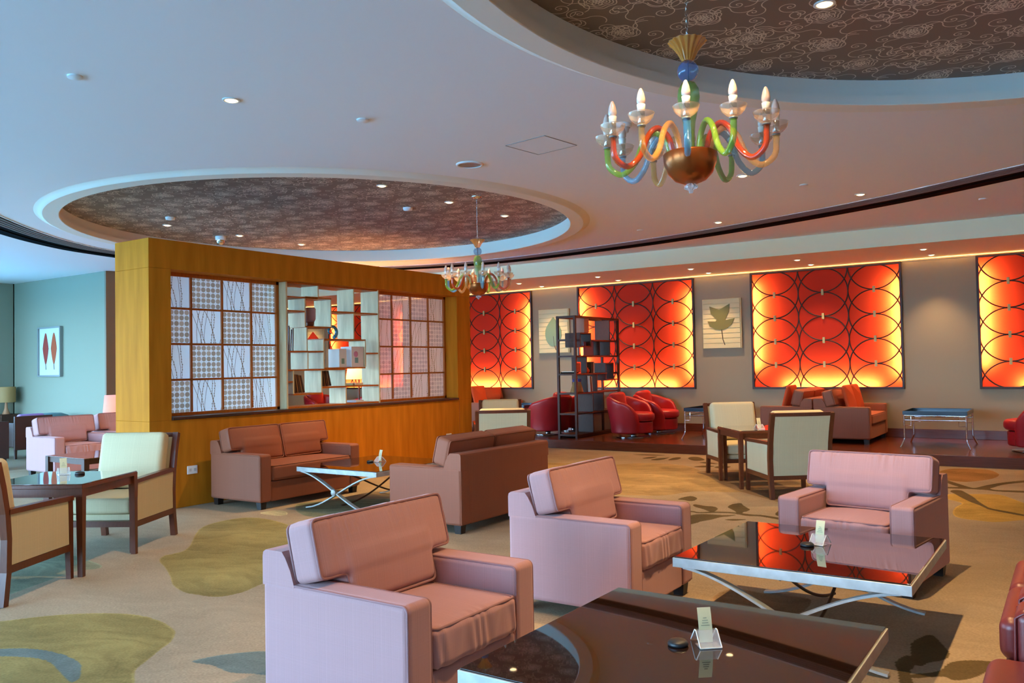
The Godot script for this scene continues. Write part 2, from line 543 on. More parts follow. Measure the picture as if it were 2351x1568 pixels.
# ---------------------------------------------------------------- computed pictures
const INLAY := [
	[1,-5.31,-2.11,-5.12,-2.33,-5.03,-2.47,-4.91,-2.61,-4.73,-2.74,-4.54,-2.81,-4.32,-2.81,-4.13,-2.76,-4.05,-2.72,-3.95,-2.63,-3.88,-2.52,-3.79,-2.39,-3.73,-2.30,-3.65,-2.24,-3.57,-2.19,-3.24,-1.95,-3.89,-1.55],
	[2,-4.76,-2.00,-4.61,-2.10,-4.52,-2.16,-4.42,-2.20,-4.30,-2.22,-4.16,-2.22,-4.04,-2.20,-3.96,-2.16,-3.86,-2.10,-3.83,-2.05,-3.90,-2.06,-4.05,-2.10,-4.18,-2.13,-4.28,-2.13,-4.38,-2.10,-4.50,-2.04,-4.63,-1.94],
	[2,-3.58,-2.50,-3.57,-2.57,-3.52,-2.66,-3.40,-2.78,-3.26,-2.80,-3.07,-2.64,-3.14,-2.57,-3.20,-2.55,-3.29,-2.51,-3.37,-2.51,-3.46,-2.52],
	[3,-5.59,-2.41,-5.69,-2.62,-6.09,-2.81,-6.39,-3.01,-6.50,-3.28,-6.61,-3.48,-6.14,-3.43,-5.93,-3.39,-5.87,-3.32,-5.93,-3.23,-5.90,-3.10,-5.82,-2.93,-5.74,-2.75],
	[1,-5.69,-3.70,-5.81,-3.82,-5.81,-3.90,-5.90,-4.09,-6.57,-4.71,-6.60,-5.20,-6.09,-5.19,-5.39,-4.86,-4.89,-4.30,-4.33,-3.64,-4.47,-3.65,-4.42,-3.46,-4.46,-3.30,-4.63,-3.26,-4.76,-3.26,-4.97,-3.33,-5.18,-3.45,-5.45,-3.59],
	[3,-6.57,-5.78,-6.76,-6.10,-6.18,-6.69,-5.61,-6.69,-5.01,-5.82,-5.10,-5.51,-5.55,-5.48,-5.88,-5.55,-6.18,-5.55],
	[4,-6.68,-5.43,-6.67,-5.60,-6.52,-5.61,-6.38,-5.50,-6.42,-5.41],
	[5,-7.30,-9.96,-6.16,-10.25,-5.41,-10.38,-5.07,-10.76,-4.56,-10.77,-4.22,-10.52,-3.80,-9.88,-3.47,-9.38,-3.26,-9.11,-2.97,-8.87,-3.21,-8.71,-3.39,-8.69,-3.53,-8.55,-3.68,-8.21,-4.18,-8.02,-5.02,-7.79],
	[6,-4.05,-10.21,-3.80,-9.88,-3.47,-9.38,-3.09,-8.91,-2.69,-8.53,-2.38,-8.33,-2.36,-8.88,-2.60,-9.81,-3.21,-10.52,-3.67,-10.58],
	[7,-3.42,-8.06,-3.42,-8.21,-3.38,-8.31,-3.28,-8.21,-3.25,-8.06,-3.28,-8.01,-3.34,-8.04],
	[7,-3.15,-7.79,-3.15,-7.85,-3.04,-7.81,-2.95,-7.81,-2.88,-7.72,-2.85,-7.57,-2.86,-7.51,-2.93,-7.58,-3.01,-7.65,-3.09,-7.71],
	[7,-2.82,-7.85,-2.84,-8.01,-2.82,-8.07,-2.79,-8.12,-2.73,-8.01,-2.65,-7.89,-2.60,-7.81,-2.59,-7.71,-2.61,-7.65,-2.59,-7.56,-2.62,-7.52,-2.67,-7.64,-2.75,-7.75],
	[7,-3.25,-7.44,-3.05,-7.49,-2.96,-7.46,-2.83,-7.56,-2.68,-7.60,-2.51,-7.57,-2.40,-7.58,-2.21,-7.52,-1.99,-7.47,-1.97,-7.38,-2.18,-7.42,-2.28,-7.46,-2.41,-7.51,-2.52,-7.48,-2.66,-7.54,-2.81,-7.50,-2.94,-7.41,-3.03,-7.43,-3.22,-7.38],
	[7,-2.96,-6.96,-2.96,-7.26,-2.92,-7.36,-2.83,-7.40,-2.70,-7.42,-2.62,-7.48,-2.65,-7.38,-2.70,-7.31,-2.73,-7.17,-2.78,-7.03,-2.79,-6.94,-2.83,-6.84],
	[7,-2.62,-7.21,-2.57,-7.28,-2.47,-7.31,-2.49,-7.26,-2.54,-7.20],
	[7,-2.32,-7.70,-2.34,-7.87,-2.34,-7.97,-2.23,-7.93,-2.19,-7.65,-2.27,-7.61],
	[7,-5.67,-11.67,-5.55,-11.78,-5.34,-11.82,-5.20,-11.80,-5.36,-11.68],
	[7,-5.33,-11.28,-5.32,-11.47,-5.23,-11.57,-5.22,-11.33],
	[7,-5.14,-11.16,-5.13,-11.37,-5.05,-11.49,-5.04,-11.59,-5.00,-11.31,-5.04,-11.15],
	[7,-4.90,-11.23,-4.95,-11.51,-4.91,-11.65,-4.83,-11.50,-4.82,-11.31],
	[7,-4.73,-11.55,-4.76,-11.75,-4.66,-11.77,-4.46,-11.49,-4.48,-11.34,-4.57,-11.33],
	[7,-4.28,-10.64,-4.22,-10.83,-4.07,-10.84,-4.13,-10.66],
	[7,-4.39,-11.13,-4.31,-11.22,-4.11,-11.09,-4.21,-11.06],
	[7,-4.02,-10.71,-4.00,-10.88,-3.86,-10.87,-3.88,-10.63],
	[8,-1.43,-11.37,-1.37,-11.76,-1.20,-11.90,-0.96,-11.89,-0.83,-11.60,-0.80,-11.34,-0.86,-10.99,-1.03,-10.68,-1.16,-10.64,-1.29,-10.78],
	[9,-1.14,-9.36,-1.11,-9.62,-0.94,-9.71,-0.70,-9.79,-0.57,-9.58,-0.45,-9.34,-0.30,-9.21,-0.28,-8.46,-0.41,-8.39,-0.59,-8.18,-0.71,-8.17,-0.89,-8.25,-0.96,-8.47,-0.97,-8.79,-0.95,-9.08,-1.09,-9.27],
	[7,-1.49,-11.17,-1.39,-10.94,-1.28,-10.73,-1.11,-10.42,-0.99,-10.22,-0.93,-10.21,-0.85,-10.45,-0.71,-10.76,-0.53,-11.03,-0.36,-11.18,-0.35,-11.04,-0.52,-10.86,-0.70,-10.58,-0.78,-10.30,-0.80,-10.20,-0.72,-10.13,-0.49,-10.19,-0.33,-10.18,-0.33,-10.06,-0.48,-10.04,-0.71,-10.03,-0.82,-10.08,-0.92,-10.08,-1.02,-10.07,-1.26,-10.02,-1.28,-10.12,-1.10,-10.19,-1.16,-10.32,-1.36,-10.72,-1.46,-10.96],
	[7,-1.13,-9.82,-1.11,-9.94,-1.05,-9.94,-1.00,-9.82,-0.90,-9.53,-0.83,-9.26,-0.75,-9.01,-0.68,-8.87,-0.42,-8.66,-0.42,-8.58,-0.68,-8.79,-0.74,-8.90,-0.81,-9.05,-0.89,-9.20,-0.99,-9.44,-1.07,-9.66],
	[7,-0.71,-4.51,-0.69,-4.62,-0.65,-4.70,-0.59,-4.58,-0.54,-4.44,-0.56,-4.34,-0.61,-4.27,-0.63,-4.21,-0.67,-4.23,-0.69,-4.37],
	[7,-0.73,-4.19,-0.71,-4.31,-0.68,-4.31,-0.66,-4.21,-0.66,-4.10,-0.63,-3.97,-0.63,-3.85,-0.67,-3.94,-0.70,-4.08],
	[7,-0.64,-4.08,-0.55,-4.18,-0.52,-4.32,-0.45,-4.40,-0.38,-4.43,-0.34,-4.43,-0.37,-4.30,-0.42,-4.17,-0.48,-4.10,-0.53,-4.12,-0.63,-4.04],
	[6,-1.81,-4.76,-1.82,-5.01,-1.72,-5.06,-1.57,-5.04,-1.40,-5.07,-1.32,-5.01,-1.33,-4.74,-1.58,-4.75]
]

func make_textures() -> void:
	# carpet: dyed shapes on a beige ground, x from -13 to 1, z from -12.1 to -1.6 (then further to the window side)
	var w := 2048
	var h := 1536
	var x0 := -13.0
	var z0 := -12.1
	var sx := w / 14.0
	var sz := h / 10.5
	var lab := PackedByteArray()
	lab.resize(w * h)
	for s in INLAY:
		var pts := []
		var m: int = (s.size() - 1) / 2
		for i in m:
			var p := []
			for k in [-1, 0, 1, 2]:
				var j: int = (i + k + m) % m
				p.append(Vector2((s[1 + j * 2] - x0) * sx, (s[2 + j * 2] - z0) * sz))
			for q in 6:
				pts.append(p[1].cubic_interpolate(p[2], p[0], p[3], q / 6.0))
		var lo := INF
		var hi := -INF
		for p in pts:
			lo = minf(lo, p.y); hi = maxf(hi, p.y)
		for y in range(maxi(0, int(lo)), mini(h, int(hi) + 1)):
			var xs := []
			for i in pts.size():
				var a: Vector2 = pts[i]
				var b: Vector2 = pts[(i + 1) % pts.size()]
				if (a.y <= y) != (b.y <= y):
					xs.append(a.x + (b.x - a.x) * (y - a.y) / (b.y - a.y))
			xs.sort()
			for i in range(0, xs.size() - 1, 2):
				for x in range(maxi(0, int(xs[i])), mini(w, int(xs[i + 1]) + 1)):
					lab[y * w + x] = s[0]
	var pal := [Vector3(170, 150, 122), Vector3(152, 134, 82), Vector3(112, 122, 114), Vector3(138, 140, 112), Vector3(196, 182, 138), Vector3(168, 140, 98), Vector3(140, 116, 88), Vector3(104, 88, 60), Vector3(158, 118, 72), Vector3(184, 148, 76)]
	var amt := [0.07, 0.20, 0.16, 0.24, 0.2, 0.2, 0.18, 0.10, 0.12, 0.16]
	var streak := grey_noise(FastNoiseLite.TYPE_SIMPLEX_SMOOTH, 0.05, 21, 512, 512, 4)
	streak.resize(w, 512, Image.INTERPOLATE_CUBIC)
	var fine := grey_noise(FastNoiseLite.TYPE_SIMPLEX, 0.4, 22, 512, 512, 2)
	var broad := grey_noise(FastNoiseLite.TYPE_SIMPLEX_SMOOTH, 0.025, 23, 512, 512, 5)
	broad.resize(w, h, Image.INTERPOLATE_CUBIC)
	var ds := streak.get_data()
	var df := fine.get_data()
	var db := broad.get_data()
	var out := PackedByteArray()
	out.resize(w * h * 3)
	for y in h:
		for x in w:
			var i := y * w + x
			var l := lab[i]
			var c: Vector3 = pal[l]
			var k: float = 1.0 + (ds[((y + x / 3 + db[i] / 3) & 511) * w + x] / 255.0 - 0.5) * amt[l] + (df[(y & 511) * 512 + (x & 511)] / 255.0 - 0.5) * 0.18 + (db[i] / 255.0 - 0.5) * (0.12 if l == 0 else 0.30)
			if l != 0 and l != 7 and (lab[maxi(i - 2, 0)] == 0 or lab[maxi(i - 2 * w, 0)] == 0):
				k *= 1.12
			out[i * 3] = mini(int(c.x * k), 255)
			out[i * 3 + 1] = mini(int(c.y * k), 255)
			out[i * 3 + 2] = mini(int(c.z * k), 255)
	M.carpet = mat(Color.WHITE, 0.95, 0, 0.15)
	M.carpet.albedo_texture = ImageTexture.create_from_image(Image.create_from_data(w, h, false, Image.FORMAT_RGB8, out))
	M.carpet.texture_repeat = false
	M.carpet_plain = tri(mat(rgb(166, 146, 118), 0.95, 0, 0.15), M.speck, Vector3(2, 2, 2))
	# scrolled wallpaper of the ceiling recesses: one repeat of 0.62 m
	var sc := Image.create(1024, 1024, false, Image.FORMAT_RGB8)
	sc.fill(rgb(122, 110, 96))
	var line := rgb(214, 203, 184)
	var rng := RandomNumberGenerator.new()
	rng.seed = 41
	for f in [[210, 230], [720, 330], [330, 760], [830, 830]]:
		var c := Vector2(f[0], f[1])
		for k in 3:
			var ring := []
			for i in 60:
				var an := TAU * i / 60.0
				ring.append(c + Vector2(cos(an), sin(an)) * (66 + k * 22 + 7 * sin(an * (5 + k) + k)))
			ring.append(ring[0])
			stroke(sc, ring, 3, line)
		for k in 14:
			var an := TAU * k / 14.0
			var rr := 42.0 if k % 2 == 0 else 20.0
			var petal := []
			for i in 15:
				petal.append(c + Vector2(cos(an), sin(an)) * rr + Vector2(cos(TAU * i / 14.0), sin(TAU * i / 14.0)) * 12)
			stroke(sc, petal, 3, line)
	for s in 44:
		var c := Vector2(rng.randf() * 1024, rng.randf() * 1024)
		var st := rng.randf() * TAU
		var dir := 1.0 if s % 2 == 0 else -1.0
		var sp := []
		for i in 90:
			var t := i / 89.0
			var an := st + dir * t * TAU * 1.7
			sp.append(c + Vector2(cos(an), sin(an)) * (8 + 70 * t * t))
		stroke(sc, sp, 3, line)
		var tail := []
		var q: Vector2 = sp[89]
		var an2 := st + dir * TAU * 1.7 + dir * PI / 2
		for i in 40:
			tail.append(q)
			an2 -= dir * 0.07
			q += Vector2(cos(an2), sin(an2)) * 5
		stroke(sc, tail, 3, line)
	M.scroll = mat(Color.WHITE, 0.55, 0, 0.4)
	tri(M.scroll, ImageTexture.create_from_image(sc), Vector3(1.05, 1.05, 1.05), true)
	# resin panes: dried twigs and capiz discs
	for kind in 2:
		for var_ in 4:
			var backlit_tint := var_ > 1  # warm light from behind, put into the pane colours as a salmon tint
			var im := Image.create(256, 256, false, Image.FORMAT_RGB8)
			im.fill(rgb(238, 196, 176) if backlit_tint else rgb(240, 238, 238))
			rng.seed = 60 + kind * 10 + var_
			if kind == 0:
				for k in 9:
					var p := []
					var x := rng.randf_range(10, 246)
					var dx := rng.randf_range(-0.25, 0.25)
					for i in 66:
						dx += rng.randf_range(-0.05, 0.05)
						x += dx * 4
						p.append(Vector2(x, 256 - i * 4))
					stroke(im, p, 1, rgb(168, 112, 70) if backlit_tint else rgb(96, 66, 34), false)
					if k % 2 == 0:
						for i in range(2, 60, 5):
							var q: Vector2 = p[i] + Vector2(rng.randf_range(-5, 5), 0)
							for yy in range(-5, 6):
								for xx in range(-3, 4):
									if xx * xx / 9.0 + yy * yy / 25.0 <= 1.0 and q.x + xx > 0 and q.x + xx < 255 and q.y + yy > 0 and q.y + yy < 255 and rng.randf() < 0.8:
										im.set_pixel(int(q.x + xx), int(q.y + yy), rgb(122, 86, 40))
			else:
				for gy in 6:
					for gx in 6:
						var c := Vector2(21.3 + gx * 42.66, 21.3 + gy * 42.66)
						var tone := rng.randf_range(0.9, 1.05)
						for yy in range(-19, 20):
							for xx in range(-19, 20):
								if xx * xx + yy * yy < 350:
									var g := rng.randf_range(0.92, 1.06) * tone
									im.set_pixel(int(c.x) + xx, int(c.y) + yy, Color(0.86 * g, 0.68 * g, 0.62 * g) if backlit_tint else Color(0.74 * g, 0.63 * g, 0.54 * g))
			var m := mat(Color.WHITE, 0.3, 0, 0.5)
			m.albedo_texture = ImageTexture.create_from_image(im)
			m.albedo_color = Color(1, 1, 1, 0.86)
			m.transparency = BaseMaterial3D.TRANSPARENCY_ALPHA
			m.backlight_enabled = true
			m.backlight = Color(1, 1, 1)
			M["pane_%d_%d" % [kind, var_]] = m

func stroke(im: Image, p: Array, r: int, c: Color, wrap := true) -> void:
	var w := im.get_width()
	var h := im.get_height()
	for i in p.size() - 1:
		var a: Vector2 = p[i]
		var b: Vector2 = p[i + 1]
		var st := maxi(1, int(a.distance_to(b) / 1.5))
		for k in st:
			var q := a.lerp(b, k / float(st))
			for yy in range(-r, r + 1):
				for xx in range(-r, r + 1):
					if xx * xx + yy * yy <= r * r + 1:
						var x := int(q.x) + xx
						var y := int(q.y) + yy
						if wrap:
							im.set_pixel(posmod(x, w), posmod(y, h), c)
						elif x >= 0 and x < w and y >= 0 and y < h:
							im.set_pixel(x, y, c)

# ---------------------------------------------------------------- shell
func build_shell() -> void:
	var b := MB.new()
	var fl := [Vector3(-13, 0, -1.6), Vector3(1, 0, -1.6), Vector3(1, 0, -12.1), Vector3(-13, 0, -12.1)]
	b.quad(fl[0], fl[1], fl[2], fl[3], Vector3.UP)
	b.box(Vector3(-6, -0.1, -6.85), Vector3(14, 0.18, 10.5))
	struct("floor", b, M.carpet)
	b = MB.new()
	for r in [[-17.6, -13.0, -12.1, -1.6], [1.0, 6.8, -12.1, -1.6], [-17.6, 6.8, -1.6, 5.2]]:
		b.box(Vector3((r[0] + r[1]) / 2, -0.1, (r[2] + r[3]) / 2), Vector3(r[1] - r[0], 0.2, r[3] - r[2]))
	struct("floor_carpet", b, M.carpet_plain)
	b = MB.new()
	b.box(Vector3(-5.4, 0.02, -13.35), Vector3(24.4, 0.24, 2.54), 0.006, 1)
	struct("floor_platform", b, M.plank)
	# back wall round the recesses of the light boxes
	b = MB.new()
	var bottom := 0.92
	var top := 2.94
	b.box(Vector3(-5.4, bottom / 2, WALL_Z - 0.15), Vector3(24.4, bottom, 0.3))
	b.box(Vector3(-5.4, (top + 3.6) / 2, WALL_Z - 0.15), Vector3(24.4, 3.6 - top, 0.3))
	var x := -17.6
	for px in PANEL_X:
		b.box(Vector3((x + px - 1.21) / 2, (bottom + top) / 2, WALL_Z - 0.15), Vector3(px - 1.21 - x, top - bottom, 0.3))
		x = px + 1.21
	b.box(Vector3((x + 6.8) / 2, (bottom + top) / 2, WALL_Z - 0.15), Vector3(6.8 - x, top - bottom, 0.3))
	struct("wall_back", b, M.wallpaper)
	b = MB.new()
	b.box(Vector3(-5.4, STEP + 0.07, WALL_Z + 0.01), Vector3(24.4, 0.14, 0.02), 0.004, 1)
	struct("baseboard_back", b, M.plank)
	b = MB.new()
	b.box(Vector3(-5.4, 3.28, -13.55), Vector3(24.4, 0.63, 2.0), 0.004, 1)
	struct("trim_1", b, M.cream)
	# light line where the back wall meets the lowered strip
	var cove := thing("cove_light", "thin warm light line where the back wall meets the lowered ceiling strip", "light strip", Vector3(-5.4, 2.955, WALL_Z))
	part(cove, "channel", MB.new().box(Vector3(0, -0.004, 0.006), Vector3(24.2, 0.012, 0.012)), M.grey_metal)
	part(cove, "light_strip", MB.new().box(Vector3(0, -0.002, 0.014), Vector3(24.2, 0.008, 0.004)), glow(Color(1.0, 0.74, 0.42), 0.45))
	var cl := AreaLight3D.new()
	cl.name = "strip_light"
	cl.area_size = Vector2(24.0, 0.012)
	cl.light_color = Color(1.0, 0.74, 0.42)
	cl.light_energy = 17.0
	cl.area_range = 30.0
	cl.shadow_enabled = true
	cove.add_child(cl)
	cl.position = Vector3(0, -0.002, 0.022)
	cl.rotation = Vector3(0, PI, 0)
	# side walls
	b = MB.new()
	b.box(Vector3(6.95, 1.8, -4.7), Vector3(0.3, 3.6, 20.0))
	struct("wall_right", b, M.plain_wall)
	b = MB.new()
	b.box(Vector3(-17.75, 1.8, -11.5), Vector3(0.3, 3.6, 6.5))
	b.box(Vector3(-17.75, 1.8, -7.25), Vector3(0.3, 3.6, 2.1))
	b.box(Vector3(-17.75, 0.15, -0.6), Vector3(0.3, 0.3, 11.4))
	b.box(Vector3(-17.75, 3.2, -0.6), Vector3(0.3, 0.8, 11.4))
	b.box(Vector3(-17.75, 1.55, 4.75), Vector3(0.3, 2.5, 0.7))
	struct("wall_left", b, M.teal_wall)
	b = MB.new()
	b.box(Vector3(-16.0, 1.8, -8.42), Vector3(3.4, 3.6, 0.3))
	struct("wall_lounge", b, M.teal_wall)
	b = MB.new()
	b.box(Vector3(-14.27, 1.61, -8.52), Vector3(0.05, 3.22, 0.56))
	struct("trim_2", b, mat(rgb(126, 104, 78), 0.6))
	# window wall on the garden side
	b = MB.new()
	b.box(Vector3(-5.4, 0.15, 5.25), Vector3(24.4, 0.3, 0.3))
	b.box(Vector3(-5.4, 3.3, 5.25), Vector3(24.4, 0.6, 0.3))
	for px in [-17.45, -12.5, -7.5, -2.5, 2.5, 6.6]:
		b.box(Vector3(px, 1.65, 5.25), Vector3(0.4, 2.7, 0.3))
	b.box(Vector3(2.05, 1.65, 5.25), Vector3(9.1, 2.7, 0.3))  # unseen infill over the right-hand bays, added to cut daylight from there
	struct("wall_front", b, M.plain_wall)
	var k := 0
	var posts := [-17.45, -12.5, -7.5, -2.5, 2.5, 6.6]
	for i in 3:
		k += 1
		var a: float = posts[i] + 0.2
		var c: float = posts[i + 1] - 0.2
		b = MB.new()
		for j in 4:
			b.box(Vector3(lerpf(a, c, j / 3.0), 1.65, 5.25), Vector3(0.06, 2.7, 0.08))
		b.box(Vector3((a + c) / 2, 0.33, 5.25), Vector3(c - a, 0.06, 0.08))
		b.box(Vector3((a + c) / 2, 2.97, 5.25), Vector3(c - a, 0.06, 0.08))
		struct("window_%d" % k, b, M.grey_metal)
	b = MB.new()
	b.box(Vector3(-5.4, 3.7, -4.7), Vector3(24.6, 0.2, 20.2))
	struct("roof", b, M.plain_wall)
	b = MB.new()
	b.box(Vector3(-5, -0.35, 25), Vector3(90, 0.2, 39.0))
	b.box(Vector3(-40, -0.35, -5), Vector3(44, 0.2, 22))
	struct("ground", b, mat(rgb(186, 214, 220), 0.95))  # unseen ground, made pale blue to bounce skylight onto the ceiling

# ---------------------------------------------------------------- ceiling
const OVALS := [Vector3(0.745, 0, -3.8), Vector3(-7.97, 0, -7.65)]

func build_ceiling() -> void:
	var b := MB.new()
	var rects := [[-3.6, 6.8, -12.56, 5.2], [-17.6, -3.6, -12.56, 5.2]]
	for i in 2:
		var c: Vector3 = OVALS[i]
		var r: Array = rects[i]
		var ang := []
		for j in 96:
			ang.append(TAU * j / 96.0)
		for q in [[r[0], r[2]], [r[1], r[2]], [r[1], r[3]], [r[0], r[3]]]:
			ang.append(fposmod(atan2(q[1] - c.z, q[0] - c.x), TAU))
		ang.sort()
		for j in ang.size():
			var a: float = ang[j]
			var d: float = ang[(j + 1) % ang.size()]
			var qa := Vector3(c.x + cos(a) * 3.32, CEIL, c.z + sin(a) * 3.32)
			var qd := Vector3(c.x + cos(d) * 3.32, CEIL, c.z + sin(d) * 3.32)
			b.quad(qa, qd, edge_of(c, d, r), edge_of(c, a, r), Vector3.DOWN)
	struct("ceiling", b, M.ceiling)
	for i in 2:
		var c: Vector3 = OVALS[i]
		b = MB.new()
		b.lathe([Vector2(3.125, 3.40), Vector2(3.125, 3.256)], 128, c)
		b.lathe([Vector2(3.125, 3.256), Vector2(3.10, 3.255)], 128, c)
		b.lathe([Vector2(3.10, 3.255), Vector2(3.10, 3.192), Vector2(3.11, 3.187)], 128, c)
		b.lathe([Vector2(3.11, 3.187), Vector2(3.27, 3.187)], 128, c)
		b.lathe([Vector2(3.27, 3.187), Vector2(3.285, 3.192), Vector2(3.305, 3.206), Vector2(3.33, 3.219), Vector2(3.36, CEIL + 0.001)], 128, c)
		struct("trim_%d" % (3 + i), b, M.ring)
		b = MB.new()
		var ring := []
		for j in 96:
			ring.append(Vector2(cos(TAU * j / 96.0), sin(TAU * j / 96.0)) * 3.14)
		b.prism(ring, 0.05, Transform3D(Basis(Vector3.RIGHT, Vector3(0, 0, 1), Vector3(0, 1, 0)), c + Vector3(0, 3.37, 0)))
		struct("ceiling_recess" if i == 0 else "ceiling_recess_001", b, M.scroll)

func edge_of(c: Vector3, a: float, r: Array) -> Vector3:
	var d := Vector2(cos(a), sin(a))
	var t := INF
	if d.x > 1e-9: t = minf(t, (r[1] - c.x) / d.x)
	if d.x < -1e-9: t = minf(t, (r[0] - c.x) / d.x)
	if d.y > 1e-9: t = minf(t, (r[3] - c.z) / d.y)
	if d.y < -1e-9: t = minf(t, (r[2] - c.z) / d.y)
	return Vector3(c.x + d.x * t, CEIL, c.z + d.y * t)

# ---------------------------------------------------------------- partition with windows and open bookcase
func build_partition() -> void:
	var b := MB.new()
	b.box(Vector3(-8.0, 0.4525, -7.585), Vector3(0.6, 0.905, 5.37), 0.004, 1)
	b.box(Vector3(-8.0, 2.61, -7.585), Vector3(0.6, 0.30, 5.37), 0.004, 1)
	b.box(Vector3(-8.0, 1.6825, -5.025), Vector3(0.6, 1.555, 0.25), 0.004, 1)
	b.box(Vector3(-8.0, 1.6825, -10.105), Vector3(0.6, 1.555, 0.33), 0.004, 1)
	var w := struct("wall_partition", b, M.honey)
	b = MB.new()
	b.box(Vector3(-7.985, 0.92, -7.545), Vector3(0.61, 0.03, 4.79), 0.004, 1)
	part(w, "window_sill", b, M.dark_sill)
	b = MB.new()
	b.box(Vector3(-7.698, 0.45, -9.96), Vector3(0.006, 0.88, 0.006))
	part(w, "joint_strip", b, M.honey_dark)
	var no := 3
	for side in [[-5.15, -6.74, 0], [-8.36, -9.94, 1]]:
		no += 1
		var z0: float = side[0]
		var z1: float = side[1]
		var y0 := 0.935
		var y1 := 2.46
		b = MB.new()
		b.box(Vector3(-7.95, y0 + 0.015, (z0 + z1) / 2), Vector3(0.06, 0.03, z0 - z1))
		b.box(Vector3(-7.95, y1 - 0.02, (z0 + z1) / 2), Vector3(0.06, 0.04, z0 - z1))
		b.box(Vector3(-7.95, (y0 + y1) / 2, z0 - 0.015), Vector3(0.06, y1 - y0, 0.03))
		b.box(Vector3(-7.95, (y0 + y1) / 2, z1 + 0.02), Vector3(0.06, y1 - y0, 0.04))
		var win := struct("window_%d" % no, b, M.honey_dark)
		var dz := (z1 - z0) / 4.0
		var dy := (y1 - y0) / 4.0
		for i in range(1, 4):
			part(win, "muntin", MB.new().box(Vector3(-7.945, (y0 + y1) / 2, z0 + dz * i), Vector3(0.035, y1 - y0 - 0.07, 0.022)), M.honey_dark)
			part(win, "muntin", MB.new().box(Vector3(-7.943, y0 + dy * i, (z0 + z1) / 2), Vector3(0.035, 0.022, z0 - z1 - 0.06)), M.honey_dark)
		for r in 4:
			for c in 4:
				var za := z0 + dz * c - 0.011
				var zb := z0 + dz * (c + 1) + 0.011
				var yb := y1 - dy * (r + 1) + 0.011
				var ya := y1 - dy * r - 0.011
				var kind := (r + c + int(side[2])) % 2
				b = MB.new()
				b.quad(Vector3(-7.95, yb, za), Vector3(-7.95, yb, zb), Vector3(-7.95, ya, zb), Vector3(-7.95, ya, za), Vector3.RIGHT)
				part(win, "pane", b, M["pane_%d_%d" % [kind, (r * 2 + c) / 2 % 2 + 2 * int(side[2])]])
	# bookcase of stacked open boxes
	var bk := thing("open_bookcase", "pale wood bookcase of stacked open boxes set into the honey wood partition", "bookcase", Vector3(-7.96, 0.935, -7.55))
	var z_of := func(z: float) -> float: return z + 7.55
	var V := [[-7.27, 2.29, 2.44], [-7.055, 1.92, 2.28], [-7.485, 1.93, 2.28], [-7.89, 2.14, 2.44], [-7.885, 1.78, 2.12], [-7.08, 1.63, 1.92], [-7.355, 1.41, 1.77], [-7.09, 1.40, 1.61], [-8.095, 1.42, 1.77], [-6.86, 1.11, 1.39], [-7.31, 1.11, 1.39], [-7.72, 1.18, 1.40], [-7.73, 0.95, 1.16]]
	for q in V:
		part(bk, "upright", MB.new().box(Vector3(0, (q[1] + q[2]) / 2 - 0.935, z_of.call(q[0])), Vector3(0.3, q[2] - q[1], 0.018)), M.honey_pale)
	part(bk, "side_panel", MB.new().box(Vector3(0.0, 0.76, z_of.call(-6.755)), Vector3(0.32, 1.52, 0.022)), M.honey_pale)
	part(bk, "side_panel", MB.new().box(Vector3(0.0, 0.76, z_of.call(-8.345)), Vector3(0.32, 1.52, 0.022)), M.honey_pale)
	var S := [[2.28, -6.767, -7.26], [2.29, -7.06, -7.49], [2.11, -6.767, -7.05], [2.13, -7.495, -8.333], [1.925, -7.06, -7.48], [1.775, -7.36, -8.10], [1.62, -6.767, -7.35], [1.41, -7.36, -8.09], [1.60, -8.10, -8.333], [1.395, -6.767, -7.72], [1.255, -6.767, -6.85], [1.10, -6.86, -7.31], [1.17, -7.32, -8.333], [0.945, -6.767, -8.333], [2.45, -6.767, -8.333]]
	for q in S:
		part(bk, "shelf", MB.new().box(Vector3(0, q[0] - 0.935, z_of.call((q[1] + q[2]) / 2)), Vector3(0.3, 0.018, q[1] - q[2])), M.honey_dark)
	# what stands in it
	for i in 5:
		var lean := deg_to_rad(8 + 2 * i)
		var hh := 0.24 - 0.004 * i
		var tr := Transform3D(Basis(Vector3.RIGHT, lean), Vector3(-7.94, 1.113 + hh / 2, -6.905 - 0.030 * i))
		solo("book", MB.new().box(Vector3.ZERO, Vector3(0.2, hh - 0.008, 0.02), 0.0, 0, Transform3D(tr.basis, Vector3.ZERO)), mat([rgb(70, 44, 28), rgb(120, 84, 48)][i % 2], 0.7), "thin brown book leaning in the low box beside the twig panes", "book", tr.origin, 0, "books leaning in the low box beside the twig panes")
	for i in 5:
		var lean := deg_to_rad(6 + 2 * i)
		var hh := 0.20
		var tr := Transform3D(Basis(Vector3.RIGHT, lean), Vector3(-7.94, 1.183 + hh / 2, -7.36 - 0.029 * i))
		solo("book", MB.new().box(Vector3.ZERO, Vector3(0.19, hh - 0.008, 0.018), 0.0, 0, Transform3D(tr.basis, Vector3.ZERO)), mat([rgb(52, 38, 30), rgb(104, 76, 50)][i % 2], 0.7), "thin dark book leaning in the box under the floral boxes", "book", tr.origin, 0, "books leaning under the floral boxes")
	for i in 6:
		var st := thing("wooden_stick", "wooden stick standing in the box against the pale side panel", "stick", Vector3(-7.9 + 0.012 * (i % 3), 1.63, -6.80 - 0.022 * i), 0, "wooden sticks standing in the open bookcase")
		part(st, "shaft", MB.new().tube([Vector3(0, 0, 0), Vector3(0.01, 0.26 + 0.015 * (i % 4), -0.005 + 0.006 * (i % 2))], 0.008, 6), M.walnut)
	var fb := thing("floral_box", "narrow white box with a small flower print on the middle shelf", "box", Vector3(-7.93, 1.4195, -7.70))
	part(fb, "carton", MB.new().box(Vector3(0, 0.12, 0), Vector3(0.2, 0.24, 0.13), 0.004), mat(rgb(222, 218, 208), 0.6))
